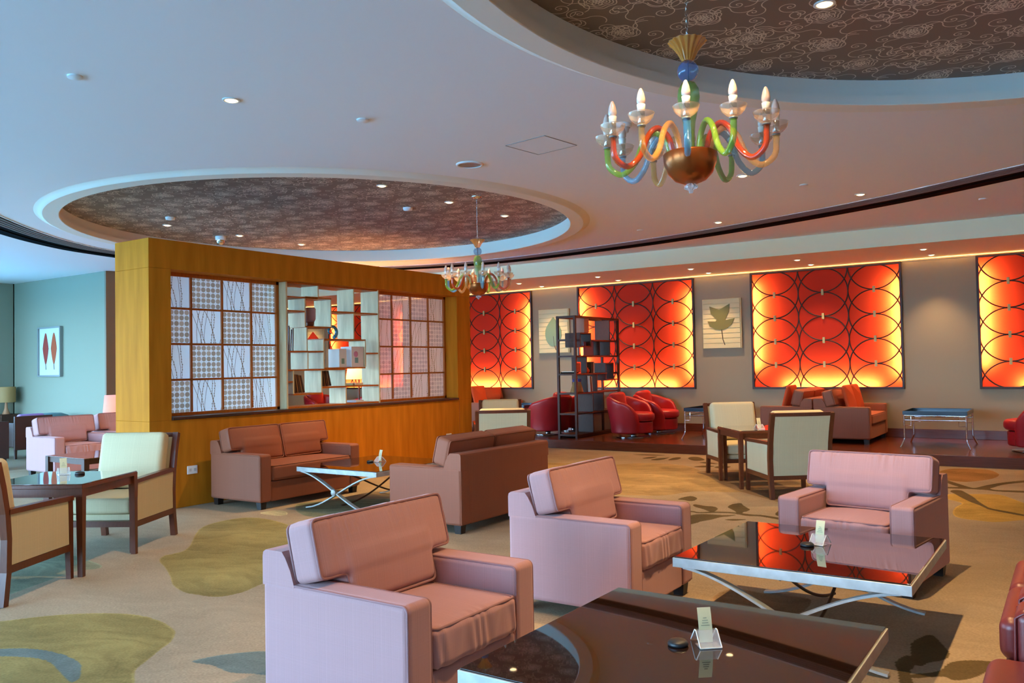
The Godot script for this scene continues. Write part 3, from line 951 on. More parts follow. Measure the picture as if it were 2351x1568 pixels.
	part(fb, "flower_print", MB.new().box(Vector3(0.101, 0.08, 0.0), Vector3(0.002, 0.07, 0.05), 0.0), mat(rgb(120, 150, 130), 0.7))
	fb = thing("floral_box", "wide white box with a pink peony print on the middle shelf", "box", Vector3(-7.93, 1.4195, -7.965))
	part(fb, "carton", MB.new().box(Vector3(0, 0.135, 0), Vector3(0.2, 0.27, 0.22), 0.004), mat(rgb(224, 216, 210), 0.6))
	part(fb, "flower_print", MB.new().lathe([Vector2(0.0, 0.003), Vector2(0.03, 0.003), Vector2(0.04, 0.0)], 12, Vector3.ZERO), mat(rgb(214, 140, 170), 0.7)).transform = Transform3D(Basis(Vector3(0, 0, 1), -PI / 2), Vector3(0.1, 0.17, 0.03))
	part(fb, "leaf_print", MB.new().box(Vector3(0.101, 0.09, 0.02), Vector3(0.002, 0.07, 0.06), 0.0), mat(rgb(120, 160, 160), 0.7))
	var gl := thing("glass_sculpture", "blue and clear glass teardrop sculpture standing on the long shelf", "sculpture", Vector3(-7.93, 1.785, -7.62))
	var ringp := []
	var rad := []
	for i in 25:
		var a := TAU * (i / 24.0) * 0.93 + 0.25
		ringp.append(Vector3(0, 0.09 - cos(a) * 0.072 + (0.06 * pow(i / 24.0, 6)), sin(a) * -0.068))
		rad.append(lerpf(0.024, 0.006, pow(i / 24.0, 2)))
	part(gl, "glass_loop", MB.new().tube(ringp, rad, 10), mat(rgb(30, 140, 170), 0.08, 0.1, 0.8))
	var pv := thing("patterned_vase", "lilac patterned vase with a brown foot in the high box", "vase", Vector3(-7.93, 1.936, -7.24))
	part(pv, "vase_body", MB.new().lathe([Vector2(0.0, 0.06), Vector2(0.05, 0.055), Vector2(0.07, 0.09), Vector2(0.072, 0.22), Vector2(0.06, 0.235), Vector2(0.0, 0.235)], 20), mat(rgb(164, 138, 150), 0.5))
	part(pv, "vase_foot", MB.new().lathe([Vector2(0.0, 0.0), Vector2(0.04, 0.0), Vector2(0.05, 0.06), Vector2(0.0, 0.062)], 20), mat(rgb(130, 66, 44), 0.5))
	for q in [[-7.80, 1.183, 0.025, rgb(170, 200, 190)], [-7.99, 1.183, 0.03, rgb(214, 200, 182)], [-8.0, 0.957, 0.028, rgb(200, 210, 222)]]:
		solo("book", MB.new().box(Vector3(0, q[2] / 2, 0), Vector3(0.2, q[2], 0.15), 0.003), mat(q[3], 0.6), ["pale green book lying in the lower box next to the upright", "beige book lying flat in the lower box by the side", "bluish book lying flat on the bottom shelf"][[1.183, 0.0, 0.957].find(q[1]) if q[0] > -7.9 or q[1] < 1 else 1], "book", Vector3(-7.93, q[1], q[0]))

# ---------------------------------------------------------------- backlit lattice panels
func build_light_panels() -> void:
	var labels := ["backlit red lattice panel hidden behind the partition bookcase", "backlit red lattice panel next to the end of the honey wood partition", "backlit red lattice panel partly behind the tall dark bookcase", "backlit red lattice panel above the back-to-back rust sofas", "backlit red lattice panel above the red tub chair by the right wall"]
	labels[4] = "backlit red lattice panel above the lone red tub chair"
	var y0 := 0.91
	var y1 := 2.945
	var r := 0.4033
	var cy := 0.4035
	var proto: Node3D
	for i in 5:
		if proto:
			copy(proto, labels[i], Vector3(PANEL_X[i], 0, WALL_Z), 0)
			continue
		var t := thing("lattice_light_panel", labels[i], "light panel", Vector3(PANEL_X[i], 0, WALL_Z))
		proto = t
		var b := MB.new()
		b.box(Vector3(0, (y0 + y1) / 2, -0.245), Vector3(2.4, y1 - y0 - 0.03, 0.01))
		b.box(Vector3(-1.2, (y0 + y1) / 2, -0.13), Vector3(0.01, y1 - y0 - 0.03, 0.23))
		b.box(Vector3(1.2, (y0 + y1) / 2, -0.13), Vector3(0.01, y1 - y0 - 0.03, 0.23))
		b.box(Vector3(0, y0 + 0.02, -0.13), Vector3(2.4, 0.01, 0.23))
		b.box(Vector3(0, y1 - 0.02, -0.13), Vector3(2.4, 0.01, 0.23))
		part(t, "light_box", b, M.box_white)
		b = MB.new()
		b.quad(Vector3(-1.21, y0, -0.008), Vector3(1.21, y0, -0.008), Vector3(1.21, y1, -0.008), Vector3(-1.21, y1, -0.008), Vector3(0, 0, 1))
		part(t, "translucent_sheet", b, M.red_sheet)
		part(t, "frame_rail", MB.new().box(Vector3(0, y0 + 0.017, 0.015), Vector3(2.45, 0.035, 0.05), 0.003), M.lattice)
		part(t, "frame_rail", MB.new().box(Vector3(0, y1 - 0.012, 0.015), Vector3(2.45, 0.035, 0.05), 0.003), M.lattice)
		part(t, "frame_stile", MB.new().box(Vector3(-1.2075, (y0 + y1) / 2, 0.015), Vector3(0.035, y1 - y0 - 0.03, 0.05), 0.003), M.lattice)
		part(t, "frame_stile", MB.new().box(Vector3(1.2075, (y0 + y1) / 2, 0.015), Vector3(0.035, y1 - y0 - 0.03, 0.05), 0.003), M.lattice)
		var full := []
		var upper := []
		var lower := []
		for j in 56:
			full.append(Vector3(cos(TAU * j / 56.0) * r, sin(TAU * j / 56.0) * r, 0))
		for j in 29:
			upper.append(Vector3(cos(PI * j / 28.0) * r, sin(PI * j / 28.0) * r, 0))
			lower.append(Vector3(cos(PI * j / 28.0) * r, -sin(PI * j / 28.0) * r, 0))
		var mf := MB.new().tube(full, 0.010, 6, true).mesh()
		var mu := MB.new().tube(upper, 0.010, 6).mesh()
		var ml := MB.new().tube(lower, 0.010, 6).mesh()
		var mc := MB.new().box(Vector3.ZERO, Vector3(0.04, 0.10, 0.03), 0.003).mesh()
		for c in 3:
			var x := (c - 1) * 2 * r
			for k in 6:
				var o := part(t, "ring" if k > 0 and k < 5 else "half_ring", mu if k == 0 else (ml if k == 5 else mf), M.lattice)
				o.position = Vector3(x, y0 + 0.012 + k * cy, 0.008 + 0.004 * (k % 2))
				if k > 0 and k < 5:
					part(t, "clip", mc, M.brass_clip).position = Vector3(x, y0 + 0.012 + k * cy, 0.02)
		for q in [[-1.15, 2.0, 1.45, 0], [1.15, 1.9, 1.55, 0], [0.08, y0 + 0.07, 1.5, 1]]:
			var v: bool = q[3] == 0
			var d := Vector3(0, q[2] / 2, 0) if v else Vector3(q[2] / 2, 0, 0)
			var c := Vector3(q[0], q[1], -0.155)
			part(t, "light_tube", MB.new().tube([c - d, c + d], 0.013, 8), M.tube)
			var l := AreaLight3D.new()
			l.name = "tube_light"
			l.area_size = Vector2(0.03, q[2]) if v else Vector2(q[2], 0.03)
			l.light_color = Color(1.0, 0.86, 0.6)
			l.light_energy = TUBE
			l.shadow_enabled = true
			t.add_child(l, true)
			l.position = c + Vector3(0, 0, 0.018)
			l.rotation.y = PI

# ---------------------------------------------------------------- pictures
func build_pictures() -> void:
	for q in [[-8.765, 0], [-5.245, 1], [-15.77, 2]]:
		var lab: String = ["slatted cream wall panel with one pointed green leaf", "slatted cream wall panel with a lobed olive leaf and stem", "slatted wall panel with a round red leaf seen through the bookcase"][q[1]]
		var t := thing("leaf_picture", lab, "picture", Vector3(q[0], 1.64, WALL_Z))
		part(t, "board", MB.new().box(Vector3(0, 0.445, 0.02), Vector3(0.72, 0.89, 0.04), 0.004), M.slat_cream)
		for k in 10:
			part(t, "slat", MB.new().box(Vector3(0, 0.045 + k * 0.089, 0.047), Vector3(0.68, 0.078, 0.014), 0.003), M.slat_cream)
		var poly := []
		var m: Material = M.leaf_olive
		if q[1] == 1:
			for p in [[2050, 488], [2090, 505], [2125, 518], [2160, 500], [2205, 475], [2200, 540], [2175, 590], [2170, 605], [2240, 592], [2220, 640], [2180, 672], [2140, 685], [2090, 678], [2050, 650], [2033, 608], [2095, 612], [2105, 600], [2060, 550]]:
				poly.append(Vector2((p[0] - 2140) / 300.0 * 0.72, (830 - p[1]) / 400.0 * 0.89))
		else:
			m = M.leaf_green if q[1] == 0 else M.leaf_red
			for k in 24:
				var a := TAU * k / 24.0
				var tip := pow(maxf(cos(a), 0.0), 3.0)
				poly.append(Vector2(sin(a) * (0.19 if q[1] == 0 else 0.24) * (1 - 0.75 * tip), 0.40 + cos(a) * (0.27 if q[1] == 0 else 0.24) + 0.06 * tip))
		part(t, "leaf", MB.new().prism(poly, 0.008, Transform3D(Basis.IDENTITY, Vector3(0, 0, 0.055))), m)
		part(t, "stalk", MB.new().tube([Vector3(0.0, 0.34, 0.058), Vector3(0.02, 0.16, 0.058), Vector3(0.055, 0.06, 0.058)], 0.007, 6), M.dark_wood)
	var t := thing("leaf_picture", "silver framed picture of two slim red leaves on the pale green wall", "picture", Vector3(-16.17, 1.37, -8.27))
	part(t, "board", MB.new().box(Vector3(0, 0.46, 0.015), Vector3(0.78, 0.90, 0.03)), mat(rgb(214, 220, 218), 0.3, 0.2))
	for s in [-1, 1]:
		part(t, "frame_stile", MB.new().box(Vector3(s * 0.4, 0.46, 0.03), Vector3(0.03, 0.94, 0.06)), M.grey_metal)
		part(t, "frame_rail", MB.new().box(Vector3(0, 0.46 + s * 0.46, 0.03), Vector3(0.78, 0.03, 0.06)), M.grey_metal)
	for s in [-1, 1]:
		var poly := []
		for k in 20:
			var a := TAU * k / 20.0
			poly.append(Vector2(s * 0.15 + sin(a) * 0.105 * (1 - 0.5 * absf(cos(a))), 0.52 + cos(a) * 0.30))
		part(t, "leaf", MB.new().prism(poly, 0.006, Transform3D(Basis.IDENTITY, Vector3(0, 0, 0.03))), mat(rgb(150, 52, 40), 0.4) if s < 0 else mat(rgb(168, 70, 30), 0.4))
		part(t, "stalk", MB.new().tube([Vector3(s * 0.15, 0.24, 0.034), Vector3(s * 0.15 + 0.01, 0.12, 0.034)], 0.005, 5), M.dark_wood)

# ---------------------------------------------------------------- upholstered seats (each faces its own +z)
func back_cushion_mesh(x0: float, x1: float, arm0: float, arm1: float, cell: float, wrinkle: float, hgt := 0.375) -> ArrayMesh:
	# wide above the arms, narrow between them; arm0/arm1: how much the lower part is cut back at each end
	var cx := (x0 + x1) / 2
	var hw := (x1 - x0) / 2
	var lx := (x0 + arm0 + x1 - arm1) / 2
	var lw := (x1 - arm1 - x0 - arm0) / 2
	var up := (hgt - 0.13) / 2
	var f := func(p: Vector3) -> float:
		var u := (p.x - cx) / hw
		var v := (p.y - hgt / 2) / (hgt / 2)
		var q := p
		q.z = p.z / (0.86 + 0.34 * maxf(0.0, 1 - u * u) * maxf(0.0, 1 - v * v))
		var d := sd_box(q - Vector3(cx, 0.13 + up, 0), Vector3(hw, up, 0.088), 0.032)
		d = smin(d, sd_box(q - Vector3(lx, 0.12, 0), Vector3(lw, 0.12, 0.088), 0.032), 0.02)
		if wrinkle > 0.0:
			var near := exp(-pow((p.y - hgt + 0.03) / 0.07, 2.0)) + 0.6 * exp(-pow((p.y - 0.15) / 0.05, 2.0)) * smoothstep(0.5, 0.9, absf(u))
			d += wrinkle * near * sin(p.x * 105.0 + 9.0 * sin(p.x * 31.0) + 6.0 * p.y) * (0.6 + 0.4 * sin(p.x * 17.0))
		return d * 0.9
	return nets(f, Vector3(x0 - 0.02, -0.02, -0.14), Vector3(x1 + 0.02, hgt + 0.02, 0.14), cell)

func seat_cushion_mesh(w: float, d: float, h: float, cell: float, wrinkle: float) -> ArrayMesh:
	var f := func(p: Vector3) -> float:
		var u := p.x / (w / 2)
		var v := p.z / (d / 2)
		var q := p
		q.y = p.y / (0.90 + 0.22 * maxf(0.0, 1 - u * u) * maxf(0.0, 1 - v * v * v * v))
		var e := sd_box(q, Vector3(w / 2, h / 2, d / 2), 0.03)
		if wrinkle > 0.0:
			e += wrinkle * smoothstep(0.75, 1.0, absf(v)) * sin(p.x * 60.0 + 5.0 * sin(p.x * 23.0) + p.y * 20.0)
		return e * 0.9
	return nets(f, Vector3(-w / 2 - 0.02, -h / 2 - 0.04, -d / 2 - 0.02), Vector3(w / 2 + 0.02, h / 2 + 0.05, d / 2 + 0.02), cell)

func outline_tube(pts: Array, z: float, xf: Transform3D, r := 0.006) -> MB:
	var p := []
	var m := pts.size()
	for i in m:
		var a: Vector2 = pts[(i - 1 + m) % m]
		var b: Vector2 = pts[i]
		var c: Vector2 = pts[(i + 1) % m]
		var k := minf(0.025, minf(a.distance_to(b), b.distance_to(c)) * 0.4)
		var s := b + (a - b).normalized() * k
		var e := b + (c - b).normalized() * k
		for j in 4:
			var t := j / 3.0
			var q := s.lerp(b, t).lerp(b.lerp(e, t), t)
			p.append(xf * Vector3(q.x, q.y, z))
	return MB.new().tube(p, r, 6, true)

# one cushion seat or sofa; w wide, d deep, n back cushions
func upholstered(t: Node3D, w: float, d: float, n: int, cloth: Material, pipe: Material, cell: float, wrinkle: float) -> void:
	var aw := 0.145
	var z0 := -d / 2
	var z1 := d / 2
	var b := MB.new()
	b.box(Vector3(0, 0.17, 0.02), Vector3(w - 2 * aw, 0.2, d - 0.06), 0.012, 2)
	b.box(Vector3(0, 0.32, z0 + 0.09), Vector3(w - 2 * aw, 0.5, 0.16), 0.012, 2)
	part(t, "base", b, cloth)
	for s in [-1, 1]:
		part(t, "armrest", MB.new().box(Vector3(s * (w / 2 - aw / 2), 0.31, 0), Vector3(aw, 0.48, d), 0.028, 3), cloth)
		for e in [1, -1]:
			var x: float = s * (w / 2 - aw / 2) + e * (aw / 2 - 0.009)
			var p := [Vector3(x, 0.543, z0 + 0.14)]
			for k in 6:
				var a := PI / 2 * k / 5.0
				p.append(Vector3(x, 0.522 + cos(a) * 0.021, z1 - 0.029 + sin(a) * 0.021))
			p.append(Vector3(x, 0.085, z1 - 0.008))
			part(t, "piping", MB.new().tube(p, 0.0055, 6), pipe)
	# back frame: upright behind, sloping in front
	var prof := [Vector2(z0, 0.53), Vector2(z0 + 0.19, 0.53), Vector2(z0 + 0.165, 0.60), Vector2(z0 + 0.135, 0.65), Vector2(z0 + 0.115, 0.672), Vector2(z0 + 0.02, 0.672), Vector2(z0 + 0.004, 0.662), Vector2(z0, 0.645)]
	b = MB.new()
	b.prism(prof, w - 0.008, Transform3D(Basis(Vector3(0, 0, 1), Vector3(0, 1, 0), Vector3(-1, 0, 0)), Vector3(w / 2 - 0.004, 0, 0)))
	b.box(Vector3(0, 0.31, z0 + 0.008), Vector3(w - 0.02, 0.46, 0.012), 0.004)
	part(t, "back_frame", b, cloth)
	# seat cushion
	var sw := w - 2 * aw - 0.012
	var sd := d - 0.27
	var seat := part(t, "seat_cushion", seat_cushion_mesh(sw, sd, 0.17, cell, wrinkle), cloth)
	seat.position = Vector3(0, 0.352, z1 + 0.012 - sd / 2)
	var sp := outline_tube([Vector2(-sw / 2 + 0.01, -sd / 2), Vector2(sw / 2 - 0.01, -sd / 2), Vector2(sw / 2 - 0.01, sd / 2 - 0.012), Vector2(-sw / 2 + 0.01, sd / 2 - 0.012)], 0.0, Transform3D(Basis(Vector3.RIGHT, Vector3(0, 0, 1), Vector3(0, -1, 0)), Vector3(0, 0.073, 0)))
	part(t, "piping", sp, pipe).position = seat.position
	# back cushions
	var tilt := Transform3D(Basis(Vector3.RIGHT, -0.25), Vector3(0, 0.432, z0 + 0.285))
	var cw := (w - 0.03) / n
	for k in n:
		var x0 := -w / 2 + 0.015 + k * cw
		var x1 := x0 + cw - (0.006 if n > 1 else 0.0)
		var c0 := aw - 0.005 if k == 0 else 0.0
		var c1 := aw - 0.005 if k == n - 1 else 0.0
		var o := part(t, "back_cushion", back_cushion_mesh(x0, x1, c0, c1, cell, wrinkle), cloth)
		o.transform = tilt
		var out := [Vector2(x0 + c0 + 0.008, 0.0), Vector2(x1 - c1 - 0.008, 0.0)]
		if c1 > 0.0:
			out.append_array([Vector2(x1 - c1 - 0.006, 0.135), Vector2(x1 - 0.008, 0.135)])
		out.append(Vector2(x1 - 0.008, 0.367)); out.append(Vector2(x0 + 0.008, 0.367))
		if c0 > 0.0:
			out.append_array([Vector2(x0 + 0.008, 0.135), Vector2(x0 + c0 + 0.006, 0.135)])
		part(t, "piping", outline_tube(out, 0.072, tilt), pipe)
		part(t, "piping", outline_tube(out, -0.072, tilt), pipe)
	for s in [-1, 1]:
		for e in [-1, 1]:
			part(t, "leg", MB.new().taper(Vector3(s * (w / 2 - 0.06), 0, e * (d / 2 - 0.06)), Vector2(0.06, 0.06), Vector3(s * (w / 2 - 0.06), 0.075, e * (d / 2 - 0.06)), Vector2(0.075, 0.075)), M.foot)

func build_seating() -> void:
	var pink := thing("pink_armchair", "dusty pink armchair with its lilac side beside the teal carpet leaf", "armchair", Vector3(-2.385, 0, -2.68), 90)
	upholstered(pink, 0.84, 0.78, 1, M.pink, M.pink_piping, 0.011, 0.0035)
	copy(pink, "dusty pink armchair between the rust sofa back and the coffee table", Vector3(-2.36, 0, -4.42), 90)
	copy(pink, "dusty pink armchair facing the window side across the table mirroring the red panel", Vector3(-1.165, 0, -5.74), -7).scale = Vector3(0.98, 0.97, 0.98)
	copy(pink, "dusty pink armchair with only a cushion corner showing", Vector3(-0.85, 0, -1.01), 168)
	var rust := thing("rust_sofa", "rust brown two-seat sofa against the honey wood partition", "sofa", Vector3(-7.19, 0, -6.22), 90)
	upholstered(rust, 1.40, 0.80, 2, M.rust, M.rust, 0.016, 0.0)
	copy(rust, "rust brown two-seat sofa turned away, facing the partition across the white-edged table", Vector3(-4.67, 0, -6.225), -90)
	for q in [[-3.345, "the wide lattice panel above it, with orange cushions"], [-10.345, "the end of the partition"]]:
		copy(rust, "rust brown sofa on the platform facing the chrome tray table" if q[0] > -5 else "rust brown sofa on the platform just past the partition end", Vector3(q[0] + 0.41, STEP, -13.80), 90)
		if q[0] > -5:
			copy(rust, "rust brown sofa on the platform backed against its twin", Vector3(q[0] - 0.41, STEP, -13.80), -90)
	# loose orange cushions on the platform sofas
	var f := func(p: Vector3) -> float:
		var q := p
		var k := maxf(absf(p.x), absf(p.y)) / 0.22
		q.z = p.z / maxf(0.12, 1.0 - 0.75 * k * k)
		return sd_box(q, Vector3(0.22, 0.22, 0.07), 0.03) * 0.5
	var pm := nets(f, Vector3(-0.25, -0.25, -0.09), Vector3(0.25, 0.25, 0.09), 0.018)
	for q in [[-2.88, -13.45, 90, 14, "orange cushion at the near end of the platform sofa facing the tray table"], [-2.88, -13.95, 90, 14, "orange cushion at the wall end of the platform sofa facing the tray table"], [-3.82, -13.55, -90, 14, "orange cushion on the platform sofa backed against its twin"], [-9.88, -13.45, 90, 14, "orange cushion on the sofa just past the partition end"]]:
		var t := thing("orange_cushion", q[4], "cushion", Vector3(q[0], STEP + 0.655, q[1]), q[2])
		part(t, "cushion_body", pm, M.orange).rotation.x = deg_to_rad(-q[3])
	# leather two-seaters on the near side of the coffee tables
	var le := thing("leather_sofa", "maroon leather sofa beside the table mirroring the red panel", "sofa", Vector3(0.15, 0, -4.05), -90)
	leather(le)
	copy(le, "maroon leather sofa beside the table mirroring the ceiling recess", Vector3(0.15, 0, -2.53), -90)
	# wood framed chairs and red tub chairs
	var ch := thing("wood_armchair", "wood framed armchair with cream cushions facing the tea table, in front of the partition end", "armchair", Vector3(-6.41 - 0.165, 0, -3.61 - 0.286), 30)
	wood_chair(ch)
	copy(ch, "wood framed armchair with tan side panel, its back leg beside the green carpet patch", Vector3(-6.04 + 0.185, 0, -2.945 + 0.326), 210)
	copy(ch, "wood framed armchair showing its pale upholstered back behind the pink armchair", Vector3(-2.345 - 0.205, 0, -8.66 - 0.258), 218.4)
	copy(ch, "wood framed armchair facing across the tea table, in front of the platform step", Vector3(-3.24 - 0.205, 0, -9.82 - 0.258), 38.4)
	copy(ch, "wood framed armchair showing its pale back behind the rust sofa", Vector3(-5.71 - 0.205, 0, -8.23 - 0.258), 218.4)
	copy(ch, "wood framed armchair facing out beside the partition end", Vector3(-7.16, 0, -10.30), 38.4)

func leather(t: Node3D) -> void:
	var w := 1.46
	var d := 0.86
	var b := MB.new()
	b.box(Vector3(0, 0.18, 0.0), Vector3(w - 0.02, 0.24, d - 0.06), 0.03, 3)
	b.box(Vector3(0, 0.43, -d / 2 + 0.13), Vector3(w - 0.02, 0.70, 0.22), 0.05, 3)
	part(t, "base", b, M.maroon)
	for s in [-1, 1]:
		part(t, "armrest", MB.new().box(Vector3(s * (w / 2 - 0.09), 0.33, -0.04), Vector3(0.18, 0.54, d - 0.10), 0.04, 3), M.maroon)
		var x: float = s * (w / 2 - 0.09)
		for e in [-1, 1]:
			part(t, "piping", MB.new().tube([Vector3(x + e * 0.075, 0.595, -0.30), Vector3(x + e * 0.075, 0.595, 0.30), Vector3(x + e * 0.075, 0.57, 0.335), Vector3(x + e * 0.075, 0.1, 0.345)], 0.005, 6), M.maroon)
	for k in 2:
		part(t, "seat_cushion", MB.new().box(Vector3((k - 0.5) * 0.545, 0.375, 0.10), Vector3(0.54, 0.16, 0.63), 0.045, 4), M.maroon)
		part(t, "back_cushion", MB.new().box(Vector3((k - 0.5) * 0.545, 0.60, -0.19), Vector3(0.54, 0.36, 0.18), 0.06, 4, Transform3D(Basis(Vector3.RIGHT, -0.12), Vector3(0, 0.03, 0.04))), M.maroon)
	for s in [-1, 1]:
		for e in [-1, 1]:
			part(t, "leg", MB.new().box(Vector3(s * (w / 2 - 0.08), 0.03, e * (d / 2 - 0.10)), Vector3(0.06, 0.06, 0.06)), M.foot)

func wood_chair(t: Node3D) -> void:
	var w := 0.66
	var hx := w / 2 - 0.022
	for s in [-1, 1]:
		var x: float = s * hx
		# rear leg: one swept piece from the floor to the top of the raked back
		var pts := [Vector3(x, 0.0, -0.345), Vector3(x, 0.20, -0.315), Vector3(x, 0.40, -0.31), Vector3(x, 0.56, -0.325), Vector3(x, 0.72, -0.36), Vector3(x, 0.872, -0.405)]
		part(t, "leg", MB.new().bar(pts, Vector3.RIGHT, 0.044, 0.046), M.walnut)
		part(t, "leg", MB.new().taper(Vector3(x, 0, 0.335), Vector2(0.034, 0.034), Vector3(x, 0.545, 0.315), Vector2(0.044, 0.05)), M.walnut)
		part(t, "arm_rail", MB.new().bar([Vector3(x, 0.565, -0.31), Vector3(x, 0.560, 0.0), Vector3(x, 0.548, 0.345)], Vector3.RIGHT, 0.052, 0.032), M.walnut)
		part(t, "side_rail", MB.new().box(Vector3(x, 0.215, 0.0), Vector3(0.04, 0.045, 0.62)), M.walnut)
		var poly := [Vector2(-0.29, 0.24), Vector2(0.30, 0.24), Vector2(0.292, 0.532), Vector2(-0.30, 0.548)]
		part(t, "side_panel", MB.new().prism(poly, 0.036, Transform3D(Basis(Vector3(0, 0, 1), Vector3(0, 1, 0), Vector3(-1, 0, 0)), Vector3(x + 0.018, 0, 0))), M.linen)
	part(t, "front_rail", MB.new().box(Vector3(0, 0.215, 0.30), Vector3(w - 0.08, 0.045, 0.035)), M.walnut)
	part(t, "back_rail", MB.new().box(Vector3(0, 0.215, -0.312), Vector3(w - 0.08, 0.045, 0.035)), M.walnut)
	part(t, "stretcher", MB.new().box(Vector3(0, 0.20, 0), Vector3(w - 0.08, 0.03, 0.03)), M.walnut)
	# top rail bows backwards a little
	var tr := []
	for k in 9:
		var u := k / 8.0 * 2 - 1
		tr.append(Vector3(u * (hx - 0.02), 0.856, -0.40 - 0.02 * (1 - u * u)))
	part(t, "top_rail", MB.new().bar(tr, Vector3.UP, 0.036, 0.04), M.walnut)
	# upholstered back panel, following the rake
	var bp := MB.new()
	for k in 6:
		var a: Array = [[0.235, -0.318], [0.34, -0.316], [0.45, -0.318], [0.56, -0.332], [0.70, -0.362], [0.84, -0.402]][k]
		if k < 5:
			var c: Array = [[0.235, -0.318], [0.34, -0.316], [0.45, -0.318], [0.56, -0.332], [0.70, -0.362], [0.84, -0.402]][k + 1]
			bp.bar([Vector3(0, a[0], a[1]), Vector3(0, c[0] + 0.001, c[1])], Vector3.RIGHT, w - 0.09, 0.03)
	part(t, "back_panel", bp, M.linen)
	part(t, "seat_base", MB.new().box(Vector3(0, 0.262, 0.0), Vector3(w - 0.09, 0.05, 0.57), 0.01, 2), M.linen)
	part(t, "seat_cushion", seat_cushion_mesh(w - 0.095, 0.58, 0.13, 0.02, 0.0), M.linen).position = Vector3(0, 0.352, 0.03)
	var f := func(p: Vector3) -> float:
		var u := p.x / 0.28
		var v := p.y / 0.24
		var q := p
		q.z = p.z / (0.85 + 0.3 * maxf(0.0, 1 - u * u) * maxf(0.0, 1 - v * v))
		return sd_box(q, Vector3(0.28, 0.235, 0.07), 0.04) * 0.9
	var bc := part(t, "back_cushion", nets(f, Vector3(-0.3, -0.26, -0.1), Vector3(0.3, 0.26, 0.1), 0.02), M.linen)
	bc.transform = Transform3D(Basis(Vector3.RIGHT, -0.22), Vector3(0, 0.655, -0.245))

func tub_chair(t: Node3D) -> void:
	var f := func(p: Vector3) -> float:
		var rr := 0.325 + 0.075 * smoothstep(0.06, 0.66, p.y)
		var l := Vector2(p.x, p.z * 0.98).length()
		var shell := absf(l - rr) - 0.045
		# top edge: high at the back, sweeping down to the arm fronts
		var top := 0.70 - 0.10 * smoothstep(-0.34, 0.08, p.z) - 0.55 * pow(maxf(0.0, (p.z + 0.02) / 0.30), 2.6) * 0.6
		var d := smax(shell, p.y - top, 0.06)
		d = smax(d, 0.075 - p.y, 0.02)
		d = smax(d, p.z - 0.235, 0.05)
		var drum := smax(smax(l - 0.325 - 0.02 * p.y, p.y - 0.27, 0.02), 0.075 - p.y, 0.02)
		return minf(d, drum) * 0.8
	part(t, "tub_body", nets(f, Vector3(-0.47, 0.05, -0.47), Vector3(0.47, 0.74, 0.42), 0.018), M.red)
	var g := func(p: Vector3) -> float:
		var l := Vector2(p.x, minf(p.z, 0.0) if p.z < 0.0 else p.z * 0.86).length()
		return smax(l - 0.325 + maxf(0.0, -p.z) * 0.12, absf(p.y - 0.35) - 0.072 - 0.012 * (1.0 - l / 0.33), 0.06) * 0.85
	part(t, "seat_cushion", nets(g, Vector3(-0.36, 0.24, -0.30), Vector3(0.36, 0.46, 0.42), 0.018), M.red)
	var k := func(p: Vector3) -> float:
		var q := p
		q.z += 0.10 * p.x * p.x / 0.09
		var u := q.x / 0.24
		q.z = q.z / (1.05 - 0.5 * u * u)
		return sd_box(q, Vector3(0.24, 0.17, 0.085), 0.07) * 0.7
	var o := part(t, "back_pillow", nets(k, Vector3(-0.27, -0.2, -0.22), Vector3(0.27, 0.2, 0.14), 0.018), M.red)
	o.transform = Transform3D(Basis(Vector3.RIGHT, -0.22), Vector3(0, 0.60, -0.235))
	part(t, "swivel_ring", MB.new().lathe([Vector2(0.0, 0.0), Vector2(0.285, 0.0), Vector2(0.292, 0.008), Vector2(0.285, 0.016), Vector2(0.05, 0.022)], 40), M.chrome)
	part(t, "swivel_post", MB.new().lathe([Vector2(0.05, 0.02), Vector2(0.05, 0.06), Vector2(0.2, 0.064), Vector2(0.2, 0.078)], 24), M.chrome)

